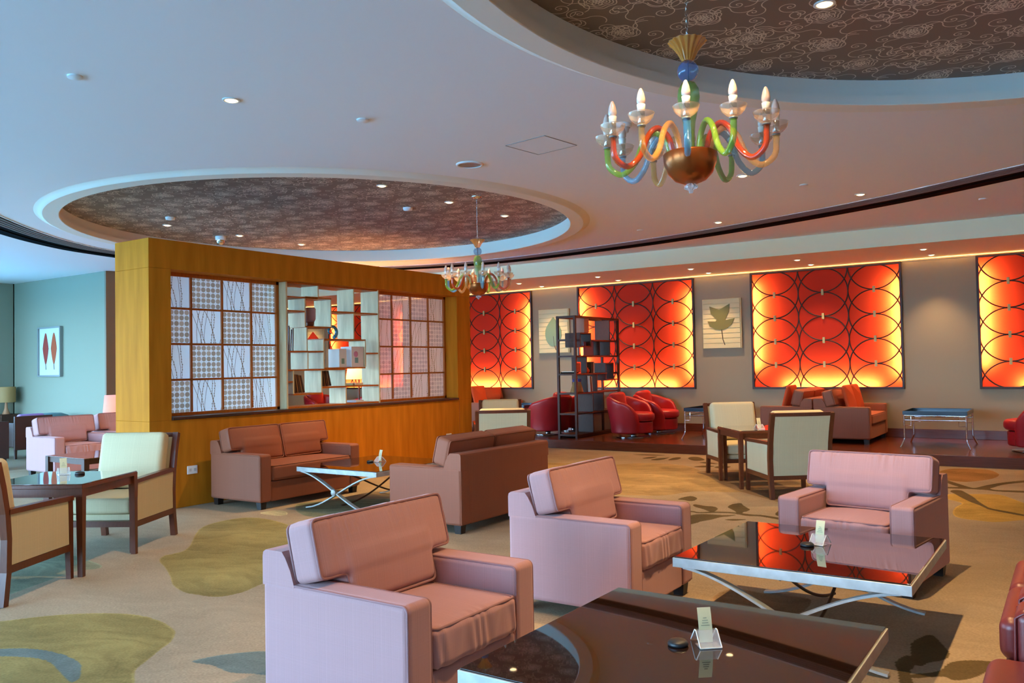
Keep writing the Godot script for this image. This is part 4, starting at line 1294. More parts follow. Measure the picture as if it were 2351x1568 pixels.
# ---------------------------------------------------------------- platform along the back wall
func build_platform_furniture() -> void:
	var tub := thing("tub_chair", "red leather tub chair on the platform, in front of its twin beside the tall bookcase", "tub chair", Vector3(-6.33, STEP, -13.05), 90)
	tub_chair(tub)
	copy(tub, "red leather tub chair by the wall under the lattice panel, behind its twin", Vector3(-6.26, STEP, -13.95), 90)
	copy(tub, "red leather tub chair turned away behind the open frame of the tall bookcase", Vector3(-8.05, STEP, -13.05), -90)
	copy(tub, "red leather tub chair by the wall, mostly hidden by the tall bookcase", Vector3(-8.02, STEP, -13.95), -90)
	copy(tub, "lone red leather tub chair on the platform past the chrome tray table", Vector3(-0.46, STEP, -13.0), -90)
	copy(tub, "red leather tub chair seen low through the partition bookcase, by the wide gap", Vector3(-13.75, STEP, -12.95), 90)
	copy(tub, "red leather tub chair seen low through the partition bookcase, by the end upright", Vector3(-12.55, STEP, -13.0), -90)
	# tall open bookcase, 1.65 m along z
	var t := thing("tall_bookcase", "tall dark open bookcase standing across the platform between red tub chairs", "bookcase", Vector3(-7.25, STEP, -13.22))
	for s in [-1, 1]:
		for e in [-1, 1]:
			part(t, "post", MB.new().box(Vector3(s * 0.17, 1.05, e * 0.805), Vector3(0.042, 2.1, 0.042), 0.003), M.dark_wood)
		part(t, "top_rail", MB.new().box(Vector3(s * 0.17, 2.08, 0), Vector3(0.036, 0.036, 1.57)), M.dark_wood)
		part(t, "bottom_rail", MB.new().box(Vector3(s * 0.17, 0.03, 0), Vector3(0.036, 0.05, 1.57)), M.dark_wood)
	for e in [-1, 1]:
		part(t, "end_rail", MB.new().box(Vector3(0, 2.08, e * 0.805), Vector3(0.3, 0.036, 0.036)), M.dark_wood)
		for y in [0.05, 0.41, 0.76, 1.09, 1.40, 1.68]:
			part(t, "end_rail", MB.new().box(Vector3(0, y, e * 0.805), Vector3(0.3, 0.03, 0.036)), M.dark_wood)
	# shelves: [y, z from, z to] in the room's z
	for q in [[1.68, -13.03, -14.0], [1.40, -12.44, -14.0], [1.09, -12.44, -13.58], [0.76, -12.44, -14.0], [0.41, -12.44, -14.0], [0.05, -12.44, -14.0], [0.97, -13.56, -14.0]]:
		part(t, "shelf", MB.new().box(Vector3(0, q[0], (q[1] + q[2]) / 2 + 13.22), Vector3(0.33, 0.024, q[1] - q[2])), M.dark_wood)
	for q in [[-12.64, 1.57, 1.81], [-13.02, 1.57, 1.81], [-13.34, 1.41, 1.67], [-13.74, 1.41, 2.06], [-12.85, 0.77, 1.39], [-13.22, 0.77, 1.08], [-13.56, 0.98, 1.28], [-13.86, 0.98, 1.28], [-13.05, 0.06, 0.75], [-13.45, 0.06, 0.75]]:
		part(t, "upright", MB.new().box(Vector3(0, (q[1] + q[2]) / 2, q[0] + 13.22), Vector3(0.3, q[2] - q[1], 0.022)), M.dark_wood)
	for q in [[1.57, -12.63, -13.03], [1.80, -12.63, -13.03], [1.27, -13.56, -13.86]]:
		part(t, "shelf", MB.new().box(Vector3(0, q[0], (q[1] + q[2]) / 2 + 13.22), Vector3(0.3, 0.02, q[1] - q[2])), M.dark_wood)
	# things on it
	var p := thing("photo_frame", "small silver photo frame on a shelf of the tall bookcase", "photo frame", Vector3(-7.14, STEP + 1.102, -12.62))
	part(p, "frame_border", MB.new().box(Vector3(0, 0.10, 0), Vector3(0.012, 0.20, 0.15)), M.chrome)
	part(p, "photo", MB.new().box(Vector3(0.007, 0.10, 0), Vector3(0.003, 0.16, 0.11)), mat(rgb(80, 40, 44), 0.4))
	p = thing("vase", "small bright orange vase on a shelf of the tall bookcase", "vase", Vector3(-7.15, STEP + 1.102, -12.93))
	part(p, "vase_body", MB.new().lathe([Vector2(0, 0), Vector2(0.03, 0), Vector2(0.052, 0.03), Vector2(0.05, 0.06), Vector2(0.025, 0.085), Vector2(0.03, 0.1)], 18), mat(rgb(226, 72, 24), 0.3))
	for i in 2:
		p = thing("decanter", "glass decanter with a blue collar, low on the tall bookcase", "decanter", Vector3(-7.16, STEP + 0.772, -12.50 - 0.18 * i), 0, "decanters with blue collars on the tall bookcase")
		part(p, "glass_body", MB.new().lathe([Vector2(0, 0), Vector2(0.065, 0), Vector2(0.07, 0.02), Vector2(0.03, 0.16), Vector2(0.025, 0.19)], 18), mat(rgb(150, 120, 70), 0.15, 0.0, 0.7))
		part(p, "collar", MB.new().lathe([Vector2(0.026, 0.185), Vector2(0.034, 0.19), Vector2(0.034, 0.235), Vector2(0.0, 0.24)], 14), mat(rgb(48, 66, 140), 0.4))
	for i in 3:
		solo("book", MB.new().box(Vector3(0, 0.14, 0), Vector3(0.2, 0.28 - 0.01 * i, 0.025), 0.002, 1, Transform3D(Basis(Vector3.RIGHT, 0.10), Vector3.ZERO)), mat([rgb(222, 214, 200), rgb(120, 48, 34), rgb(226, 196, 160)][i], 0.7), ["white book leaning on the tall bookcase", "red-brown book leaning between two pale books", "peach book leaning on the tall bookcase"][i], "book", Vector3(-7.16, STEP + 0.775, -12.90 - 0.035 * i))
	for i in 3:
		solo("book", MB.new().box(Vector3(0, 0.1, 0), Vector3(0.19, 0.2, 0.03), 0.002), mat([rgb(70, 76, 60), rgb(58, 40, 34), rgb(214, 196, 150)][i], 0.7), ["olive book standing behind the orange vase", "dark brown book standing behind the orange vase", "cream book standing behind the orange vase"][i], "book", Vector3(-7.2, STEP + 1.102, -13.04 - 0.04 * i))
	solo("art_print", MB.new().box(Vector3(0, 0.125, 0), Vector3(0.015, 0.25, 0.36), 0.002), tri(mat(rgb(150, 130, 170), 0.5), M.speck, Vector3(3, 3, 3)), "violet speckled print leaning on the tall bookcase", "print", Vector3(-7.2, STEP + 1.413, -13.10))
	solo("carton", MB.new().box(Vector3(0, 0.13, 0), Vector3(0.22, 0.26, 0.17), 0.003), mat(rgb(178, 128, 104), 0.6), "pinkish carton on the top of the small box in the tall bookcase", "box", Vector3(-7.2, STEP + 1.812, -12.85))
	p = thing("book", "dark book lying on the end rail with white pages showing", "book", Vector3(-7.25, STEP + 1.106, -12.50))
	part(p, "cover", MB.new().box(Vector3(0, 0.012, 0), Vector3(0.3, 0.024, 0.1)), M.black)
	part(p, "pages", MB.new().box(Vector3(0, 0.03, 0), Vector3(0.26, 0.012, 0.09)), mat(rgb(226, 222, 206), 0.8))
	for q in [[-13.25, 0.06], [-13.65, 0.06]]:
		solo("storage_box", MB.new().box(Vector3(0, 0.16, 0), Vector3(0.26, 0.32, 0.30), 0.006), mat(rgb(112, 110, 108), 0.6), "grey storage box on the lowest shelf of the tall bookcase", "box", Vector3(-7.25, STEP + q[1] + 0.003, q[0]), 0, "grey storage boxes low in the tall bookcase")
	# chrome tray tables
	var tt := thing("tray_table", "blue tray table on splayed chrome legs beside the lone tub chair", "side table", Vector3(-1.66, STEP, -13.36))
	var tx := 0.40
	var tz := 0.42
	var b := MB.new()
	b.box(Vector3(0, 0.465, 0), Vector3(2 * tx, 0.012, 2 * tz))
	part(tt, "tray_bottom", b, mat(rgb(44, 66, 84), 0.12, 0.3))
	for s in [-1, 1]:
		part(tt, "tray_side", MB.new().box(Vector3(s * tx, 0.485, 0), Vector3(0.014, 0.055, 2 * tz), 0.002, 1, Transform3D(Basis.IDENTITY, Vector3.ZERO)), mat(rgb(36, 56, 72), 0.2, 0.2))
		part(tt, "tray_side", MB.new().box(Vector3(0, 0.485, s * tz), Vector3(2 * tx, 0.055, 0.014), 0.002), mat(rgb(36, 56, 72), 0.2, 0.2))
	for s in [-1, 1]:
		for e in [-1, 1]:
			part(tt, "leg", MB.new().tube([Vector3(s * (tx - 0.01), 0.46, e * (tz - 0.01)), Vector3(s * (tx - 0.01), 0.13, e * (tz - 0.01)), Vector3(s * (tx + 0.0), 0.09, e * (tz)), Vector3(s * (tx + 0.04), 0.0, e * (tz + 0.03))], 0.013, 8), M.chrome)
		for y in [0.45, 0.385]:
			part(tt, "rail", MB.new().tube([Vector3(-tx, y, s * (tz - 0.01)), Vector3(tx, y, s * (tz - 0.01))], 0.010, 8), M.chrome)
			part(tt, "rail", MB.new().tube([Vector3(s * (tx - 0.01), y, -tz), Vector3(s * (tx - 0.01), y, tz)], 0.010, 8), M.chrome)
		for e in [-1, 1]:
			part(tt, "bracket", MB.new().tube([Vector3(s * (tx - 0.01), 0.31, e * (tz - 0.01)), Vector3(s * (tx - 0.10), 0.31, e * (tz - 0.01)), Vector3(s * (tx - 0.10), 0.45, e * (tz - 0.01))], 0.006, 6), M.chrome)
	copy(tt, "blue tray table on chrome legs between the red tub chairs and the cream armchair", Vector3(-4.97, STEP, -13.40), 0)
	copy(tt, "blue tray table behind the cream chair at the partition end", Vector3(-9.02, STEP, -13.55), 0)

# ---------------------------------------------------------------- tables
func coffee_table(t: Node3D) -> void:
	# 1.10 along x, 1.15 along z, 0.42 high
	var hx := 0.55
	var hz := 0.575
	var b := MB.new()
	for s in [-1, 1]:
		b.box(Vector3(0, 0.391, s * (hz - 0.012)), Vector3(2 * hx, 0.046, 0.024), 0.002)
		b.box(Vector3(s * (hx - 0.012), 0.391, 0), Vector3(0.024, 0.046, 2 * hz - 0.048), 0.002)
	b.box(Vector3(0, 0.385, 0), Vector3(2 * hx - 0.05, 0.02, 2 * hz - 0.05))
	part(t, "edge_frame", b, M.silver)
	part(t, "glass_top", MB.new().box(Vector3(0, 0.4165, 0), Vector3(2 * hx - 0.012, 0.007, 2 * hz - 0.012), 0.002), M.black_glass)
	for e in [-1, 1]:
		for s in [-1, 1]:
			var p := []
			for k in 25:
				var u := k / 24.0
				# from under the top at one end, down through the crossing, out flat to the other foot
				var x: float = s * (-0.50 + 0.94 * u)
				var y := 0.368 - 0.358 * (u * u * (3 - 2 * u) * 0.75 + u * 0.25)
				p.append(Vector3(x, y, e * (hz - 0.035) + s * 0.004))
			part(t, "leg", MB.new().bar(p, Vector3(0, 0, 1), 0.042, 0.012), M.silver)
		part(t, "boss", MB.new().lathe([Vector2(0, 0), Vector2(0.03, 0.0), Vector2(0.03, 0.012), Vector2(0.0, 0.014)], 16), M.silver).transform = Transform3D(Basis(Vector3.RIGHT, e * PI / 2), Vector3(-0.03, 0.186, e * (hz - 0.01)))
	for s in [-1, 1]:
		var p := []
		for k in 25:
			var u := k / 24.0
			var y := 0.36 - 0.30 * (u * u * (3 - 2 * u))
			p.append(Vector3(0.03 * s + 0.06 * sin(u * PI) * s, y, s * (-0.52 + 1.04 * u)))
		part(t, "cross_rod", MB.new().tube(p, 0.009, 8), M.bronze)

func tea_table(t: Node3D) -> void:
	var h := 0.37
	part(t, "table_top", MB.new().box(Vector3(0, 0.618, 0), Vector3(2 * h, 0.026, 2 * h), 0.004), M.walnut)
	part(t, "glass_top", MB.new().box(Vector3(0, 0.635, 0), Vector3(2 * h - 0.01, 0.008, 2 * h - 0.01), 0.002), M.tea_glass)
	for s in [-1, 1]:
		part(t, "apron", MB.new().box(Vector3(0, 0.575, s * (h - 0.03)), Vector3(2 * h - 0.08, 0.06, 0.022)), M.walnut)
		part(t, "apron", MB.new().box(Vector3(s * (h - 0.03), 0.575, 0), Vector3(0.022, 0.06, 2 * h - 0.08)), M.walnut)
		for e in [-1, 1]:
			part(t, "leg", MB.new().taper(Vector3(s * (h - 0.020), 0, e * (h - 0.020)), Vector2(0.036, 0.036), Vector3(s * (h - 0.026), 0.606, e * (h - 0.026)), Vector2(0.048, 0.048)), M.walnut)

func card_stand(t: Node3D, height: float, turn_card: float) -> void:
	# bent acrylic sheet holding a tall card
	var b := MB.new()
	b.bar([Vector3(0.03, 0.002, -0.038), Vector3(0.03, 0.002, 0.0), Vector3(0.03, 0.002, 0.038)], Vector3.RIGHT, 0.06, 0.003)
	b.bar([Vector3(0.058, 0.002, 0), Vector3(0.012, 0.05, 0)], Vector3(0, 0, 1), 0.076, 0.003)
	b.bar([Vector3(-0.045, 0.002, 0), Vector3(0.0, 0.05, 0)], Vector3(0, 0, 1), 0.076, 0.003)
	part(t, "acrylic_holder", b, M.acrylic)
	b = MB.new()
	for s in [-1, 1]:
		b.tube([Vector3(-0.045, 0.003, s * 0.038), Vector3(0.0, 0.05, s * 0.038), Vector3(0.012, 0.05, s * 0.038), Vector3(0.058, 0.003, s * 0.038)], 0.0022, 5)
	b.tube([Vector3(0.058, 0.003, -0.038), Vector3(0.058, 0.003, 0.038)], 0.0022, 5)
	part(t, "polished_edge", b, M.white_paint)
	var p := []
	for k in 9:
		var u := k / 8.0
		p.append(Vector3(0.006 - 0.02 * u * u, 0.006 + height * u, 0))
	part(t, "card", MB.new().bar(p, Vector3(0, 0, 1), 0.048, 0.0012), M.paper)
	b = MB.new()
	for k in 4:
		b.box(Vector3(0.0065 - 0.02 * pow(0.5 + k * 0.07, 2), 0.006 + height * (0.5 + k * 0.07), 0), Vector3(0.0022, 0.0018, [0.03, 0.022, 0.02, 0.012][k]))
	part(t, "print_lines", b, mat(rgb(150, 144, 112), 0.8))

func call_button(label: String, at: Vector3, group := "") -> void:
	solo("call_button", MB.new().lathe([Vector2(0.0, 0.0), Vector2(0.034, 0.0), Vector2(0.036, 0.006), Vector2(0.034, 0.012), Vector2(0.028, 0.018), Vector2(0.012, 0.021), Vector2(0.0, 0.0212)], 28), M.rubber, label, "call button", at, 0, group)

func build_tables() -> void:
	var t := thing("coffee_table", "black glass coffee table with silver edge, mirroring the round ceiling recess", "coffee table", Vector3(-1.15, 0, -2.74))
	coffee_table(t)
	copy(t, "black glass coffee table mirroring the red lattice panel", Vector3(-1.165, 0, -4.52), 0).rotation.x = -0.009
	copy(t, "black glass coffee table with white curved legs between the two rust sofas", Vector3(-6.055, 0, -6.40), 0)
	var q := thing("tea_table", "square walnut tea table with glass top in front of the partition end", "tea table", Vector3(-6.215, 0, -3.262), 30)
	tea_table(q)
	copy(q, "square walnut tea table between two cream armchairs near the platform step", Vector3(-3.02, 0, -9.49), 38.4)
	copy(q, "square walnut tea table behind the rust sofa, between chairs at the partition end", Vector3(-6.50, 0, -9.32), 38.4)
	var c := thing("card_stand", "straight cream card in a clear acrylic stand on the table mirroring the recess", "card stand", Vector3(-1.10, 0.4205, -2.80), -50)
	card_stand(c, 0.115, 0)
	copy(c, "curved cream card in a clear stand on the coffee table reflecting red", Vector3(-1.16, 0.4205, -4.62), -100)
	copy(c, "curved cream card in a clear stand on the table between rust sofas", Vector3(-6.08, 0.4205, -6.50), -100)
	copy(c, "pale card in a clear stand on the tea table before the partition end", Vector3(-6.40, 0.6395, -3.36), -20)
	copy(c, "cream card in a clear stand on the tea table near the platform step", Vector3(-2.97, 0.6395, -9.32), -40)
	call_button("round black call button on the table mirroring the ceiling recess", Vector3(-1.175, 0.4205, -2.735))
	call_button("round black call button on the coffee table reflecting red", Vector3(-1.205, 0.4205, -4.53))
	call_button("round black call button on the table between rust sofas", Vector3(-6.15, 0.4205, -6.42))
	call_button("round black call button on the tea table before the partition end", Vector3(-6.28, 0.6395, -3.42))
	call_button("round black call button on the tea table near the platform step", Vector3(-2.84, 0.6395, -9.36))

# ---------------------------------------------------------------- chandeliers
func build_chandeliers() -> void:
	var amber := glass(rgb(226, 164, 74), 0.42, 0.06)
	var green := glass(rgb(128, 176, 44), 0.55, 0.06)
	var red := glass(rgb(196, 70, 26), 0.65, 0.06)
	var blue := glass(rgb(92, 160, 190), 0.45, 0.06)
	var ball := glass(rgb(44, 112, 180), 0.38, 0.03)
	var vase := glass(rgb(122, 170, 66), 0.55, 0.08)
	var cup := glass(rgb(240, 206, 168), 0.26, 0.12)
	var copper := tri(mat(rgb(190, 104, 48), 0.28, 0.75), M.speck, Vector3(9, 9, 9))
	var bulbm := mat(rgb(226, 204, 192), 0.25, 0, 0.6)
	bulbm.subsurf_scatter_enabled = true
	bulbm.subsurf_scatter_strength = 0.3
	var t := thing("chandelier", "large coloured glass chandelier with twelve curved arms over the coffee table", "chandelier", Vector3(-1.41, 2.16, -3.55))
	# heights are from the bottom of the finial
	part(t, "bowl", MB.new().lathe([Vector2(0.0, 0.04), Vector2(0.03, 0.042), Vector2(0.07, 0.058), Vector2(0.10, 0.09), Vector2(0.117, 0.135), Vector2(0.12, 0.175), Vector2(0.112, 0.182), Vector2(0.0, 0.19)], 36), copper)
	part(t, "finial", MB.new().lathe([Vector2(0.0, -0.002), Vector2(0.008, 0.0), Vector2(0.01, 0.012), Vector2(0.028, 0.02), Vector2(0.03, 0.03), Vector2(0.012, 0.045)], 20, Vector3.ZERO, 0.12, 8), glass(rgb(240, 244, 250), 0.3, 0.02))
	part(t, "vase_stem", MB.new().lathe([Vector2(0.020, 0.185), Vector2(0.022, 0.25), Vector2(0.028, 0.32), Vector2(0.042, 0.38), Vector2(0.050, 0.43), Vector2(0.046, 0.47), Vector2(0.030, 0.498), Vector2(0.0, 0.505)], 28), vase)
	var bp := []
	for k in 13:
		var a := PI * k / 12.0
		bp.append(Vector2(sin(a) * 0.048, 0.553 - cos(a) * 0.048))
	part(t, "glass_ball", MB.new().lathe(bp, 28), ball)
	part(t, "flared_cup", MB.new().lathe([Vector2(0.024, 0.598), Vector2(0.032, 0.612), Vector2(0.046, 0.64), Vector2(0.066, 0.668), Vector2(0.084, 0.685), Vector2(0.082, 0.690)], 96, Vector3.ZERO, 0.05, 16), glass(rgb(232, 146, 54), 0.6, 0.06))
	part(t, "rod", MB.new().tube([Vector3(0, 0.18, 0), Vector3(0, 0.70, 0)], 0.005, 8), M.chrome)
	var ch := MB.new()
	for k in 17:
		var y := 0.71 + k * 0.028
		var lk := []
		for j in 10:
			var a := TAU * j / 10.0
			lk.append(Vector3(cos(a) * 0.007 * (1 - k % 2), y + sin(a) * 0.018, cos(a) * 0.007 * (k % 2)))
		ch.tube(lk, 0.0018, 5, true)
	ch.tube([Vector3(0.006, 0.69, 0), Vector3(-0.004, 0.95, 0.004), Vector3(0.0, 1.19, 0)], 0.0022, 5)
	part(t, "chain", ch, M.chrome)
	part(t, "ceiling_rose", MB.new().lathe([Vector2(0.0, 1.165), Vector2(0.04, 1.168), Vector2(0.058, 1.185), Vector2(0.06, 1.208), Vector2(0.0, 1.208)], 28), M.chrome)
	var path := [Vector3(0.085, 0.178, 0)]
	var ctl := [Vector2(0.085, 0.18), Vector2(0.105, 0.245), Vector2(0.155, 0.285), Vector2(0.205, 0.245), Vector2(0.245, 0.155), Vector2(0.305, 0.105), Vector2(0.362, 0.14), Vector2(0.372, 0.205), Vector2(0.372, 0.235)]
	path = []
	for i in ctl.size() - 1:
		for k in 5:
			var a: Vector2 = ctl[maxi(i - 1, 0)]
			var d: Vector2 = ctl[mini(i + 2, ctl.size() - 1)]
			var q: Vector2 = ctl[i].cubic_interpolate(ctl[i + 1], a, d, k / 5.0)
			path.append(Vector3(q.x, q.y, 0))
	path.append(Vector3(0.372, 0.235, 0))
	var am := MB.new().tube(path, 0.0135, 10).mesh()
	var cm := MB.new().lathe([Vector2(0.012, 0.236), Vector2(0.03, 0.245), Vector2(0.048, 0.263), Vector2(0.056, 0.284), Vector2(0.054, 0.286), Vector2(0.044, 0.264), Vector2(0.02, 0.25)], 24, Vector3(0.372, 0, 0)).mesh()
	var sm := MB.new().lathe([Vector2(0.0, 0.245), Vector2(0.015, 0.245), Vector2(0.015, 0.292), Vector2(0.0, 0.293)], 14, Vector3(0.372, 0, 0)).mesh()
	var wm := MB.new().lathe([Vector2(0.0, 0.29), Vector2(0.015, 0.292), Vector2(0.018, 0.322), Vector2(0.0, 0.324)], 14, Vector3(0.372, 0, 0)).mesh()
	var bm := MB.new().lathe([Vector2(0.012, 0.322), Vector2(0.018, 0.332), Vector2(0.0185, 0.345), Vector2(0.014, 0.368), Vector2(0.006, 0.388), Vector2(0.0, 0.392)], 16, Vector3(0.372, 0, 0)).mesh()
	var rm := MB.new().lathe([Vector2(0.0, 0.228), Vector2(0.017, 0.228), Vector2(0.018, 0.236), Vector2(0.0, 0.238)], 14, Vector3(0.372, 0, 0)).mesh()
	var names := ["blue", "green", "red", "amber"]
	for k in 12:
		var an := -36.0 - k * 30.0 + 90.0 + 180.0
		var arm := part(t, "arm", am, [blue, green, red, amber][k % 4], names[k % 4] + " glass arm with a frosted drip cup and candle bulb")
		arm.rotation.y = deg_to_rad(180.0 + 146.0 - 36.0 + k * 30.0)
		part(arm, "ferrule", rm, M.grey_metal)
		part(arm, "drip_cup", cm, cup)
		part(arm, "socket", sm, M.chrome)
		part(arm, "bulb_collar", wm, M.white_paint)
		part(arm, "bulb", bm, bulbm)
	copy(t, "coloured glass chandelier hanging in the recess by the partition end", Vector3(-5.70, 2.175, -7.77), 25)

# ---------------------------------------------------------------- lounge beyond the partition
func build_corner_lounge() -> void:
	var src: Node3D = get_node("pink_armchair")
	copy(src, "pale lilac armchair beyond the dark glass side table, against the dark chairs", Vector3(-11.75, 0, -6.27), 90)
	copy(src, "pale lilac armchair with a rust cushion under the pink lamp", Vector3(-11.9, 0, -7.22), 90)
	var t := thing("side_table", "low dark framed table with green glass top before the lilac armchair", "side table", Vector3(-9.62, 0, -5.48))
	part(t, "glass_top", MB.new().box(Vector3(0, 0.446, 0), Vector3(0.84, 0.008, 0.84), 0.002), M.tea_glass)
	for s in [-1, 1]:
		part(t, "apron", MB.new().box(Vector3(0, 0.41, s * 0.39), Vector3(0.74, 0.06, 0.03)), M.dark_wood)
		part(t, "apron", MB.new().box(Vector3(s * 0.39, 0.41, 0), Vector3(0.03, 0.06, 0.74)), M.dark_wood)
		for e in [-1, 1]:
			part(t, "leg", MB.new().box(Vector3(s * 0.39, 0.22, e * 0.39), Vector3(0.06, 0.44, 0.06)), M.dark_wood)
	var dk := mat(rgb(66, 44, 36), 0.5)
	var lil := mat(rgb(168, 130, 190), 0.8)
	var c := thing("dark_club_chair", "dark brown panel-backed chair with a lilac cushion, nearer the pale green wall", "chair", Vector3(-14.9, 0, -7.17), -90)
	part(c, "back_panel", MB.new().box(Vector3(0, 0.43, -0.29), Vector3(0.62, 0.56, 0.04), 0.008, 2), dk)
	part(c, "seat", MB.new().box(Vector3(0, 0.32, 0.02), Vector3(0.54, 0.2, 0.56), 0.03, 2), dk)
	part(c, "lilac_cushion", MB.new().box(Vector3(0, 0.58, -0.20), Vector3(0.44, 0.32, 0.12), 0.05, 3), lil)
	for s in [-1, 1]:
		part(c, "armrest", MB.new().box(Vector3(s * 0.29, 0.40, 0.0), Vector3(0.05, 0.4, 0.54), 0.01, 1), dk)
		for e in [-1, 1]:
			part(c, "leg", MB.new().taper(Vector3(s * 0.27, 0, e * 0.25), Vector2(0.03, 0.03), Vector3(s * 0.27, 0.22, e * 0.25), Vector2(0.045, 0.045)), dk)
	copy(c, "dark brown panel-backed chair with its legs beside the lilac armchair", Vector3(-13.6, 0, -5.86), -90)
	copy(c, "dark brown panel-backed chair in the corner under the table lamp", Vector3(-15.6, 0, -6.35), -90)
	solo("teal_pouf", MB.new().lathe([Vector2(0, 0.02), Vector2(0.26, 0.02), Vector2(0.30, 0.1), Vector2(0.31, 0.55), Vector2(0.27, 0.66), Vector2(0.16, 0.70), Vector2(0, 0.71)], 32), mat(rgb(92, 122, 126), 0.7), "rounded teal seat against the pale green wall", "seat", Vector3(-15.35, 0, -7.85))
	# pink shaded lamp on a stand
	var lamp := thing("table_lamp", "lamp with a tapered pink shade on a dark side table by the partition end", "lamp", Vector3(-13.52, 0.0, -7.93))
	part(lamp, "stand", MB.new().lathe([Vector2(0, 0), Vector2(0.14, 0), Vector2(0.14, 0.015), Vector2(0.012, 0.025), Vector2(0.012, 0.72), Vector2(0.0, 0.73)], 20), M.dark_wood)
	var sh := mat(rgb(228, 120, 134), 0.7)
	sh.backlight_enabled = true
	sh.backlight = Color(1, 0.9, 0.85)
	part(lamp, "lamp_shade", MB.new().lathe([Vector2(0.16, 0.66), Vector2(0.125, 1.03)], 28), sh)
	part(lamp, "bulb", MB.new().lathe([Vector2(0, 0.78), Vector2(0.03, 0.8), Vector2(0.03, 0.86), Vector2(0, 0.88)], 12), glow(Color(1.0, 0.85, 0.6), 1.5))
	var l := OmniLight3D.new()
	l.name = "lamp_light"
	l.light_color = Color(1.0, 0.82, 0.58)
	l.light_energy = 0.1
	l.light_size = 0.04
	l.omni_range = 20
	l.omni_attenuation = 2
	l.shadow_enabled = true
	lamp.add_child(l)
	l.position = Vector3(0, 0.83, 0)
	var fl := thing("floor_lamp", "floor lamp glowing warm behind the partition bookcase", "lamp", Vector3(-10.15, 0, -10.35))
	part(fl, "stand", MB.new().lathe([Vector2(0, 0), Vector2(0.16, 0), Vector2(0.16, 0.02), Vector2(0.014, 0.03), Vector2(0.014, 1.3), Vector2(0.0, 1.31)], 20), M.dark_wood)
	var sh2 := mat(rgb(236, 190, 130), 0.7)
	sh2.backlight_enabled = true
	sh2.backlight = Color(0.6, 0.46, 0.3)
	part(fl, "lamp_shade", MB.new().lathe([Vector2(0.22, 1.22), Vector2(0.17, 1.56)], 28), sh2)
	part(fl, "bulb", MB.new().lathe([Vector2(0, 1.33), Vector2(0.03, 1.35), Vector2(0.03, 1.42), Vector2(0, 1.44)], 12), glow(Color(1.0, 0.8, 0.5), 3.0))
	var l2 := OmniLight3D.new()
	l2.name = "lamp_light"
	l2.light_color = Color(1.0, 0.66, 0.38)
	l2.light_energy = 6.0
	l2.light_size = 0.04
	l2.omni_range = 20
	l2.omni_attenuation = 2
	l2.shadow_enabled = true
	fl.add_child(l2)
	l2.position = Vector3(0, 1.385, 0)
	var d := thing("console_lamp", "small tan cylinder lamp on a console against the pale green wall", "lamp", Vector3(-17.35, 0, -8.0))
	part(d, "console", MB.new().box(Vector3(0, 0.32, 0), Vector3(0.4, 0.64, 0.36), 0.01), M.dark_wood)
	part(d, "lamp_foot", MB.new().lathe([Vector2(0, 0.64), Vector2(0.07, 0.64), Vector2(0.03, 0.75), Vector2(0.02, 0.9)], 16), mat(rgb(190, 130, 90), 0.5))
	part(d, "lamp_shade", MB.new().lathe([Vector2(0.165, 0.87), Vector2(0.165, 1.17)], 24), mat(rgb(170, 130, 78), 0.7))

# ---------------------------------------------------------------- ceiling fittings
func downlight(at: Vector3, label: String, group: String, energy: float, angle: float) -> void:
	var t := thing("downlight", label, "downlight", at, 0, group)
	part(t, "trim_ring", MB.new().lathe([Vector2(0.058, 0.0), Vector2(0.060, -0.006), Vector2(0.045, -0.008), Vector2(0.042, -0.001)], 24), M.white_paint)
	part(t, "lens", MB.new().lathe([Vector2(0.0, -0.017), Vector2(0.024, -0.014), Vector2(0.040, -0.006), Vector2(0.043, -0.002)], 20), M.lens)
	var l := SpotLight3D.new()
	l.name = "downlight_beam"
	l.light_color = Color(1.0, 0.83, 0.60)
	l.light_energy = energy * SPOT
	l.light_size = 0.03
	l.spot_range = 30
	l.spot_angle = angle
	l.spot_attenuation = 2
	l.spot_angle_attenuation = 0.8
	l.shadow_enabled = true
	t.add_child(l)
	l.position = Vector3(0, -0.03, 0)
	l.rotation.x = -PI / 2

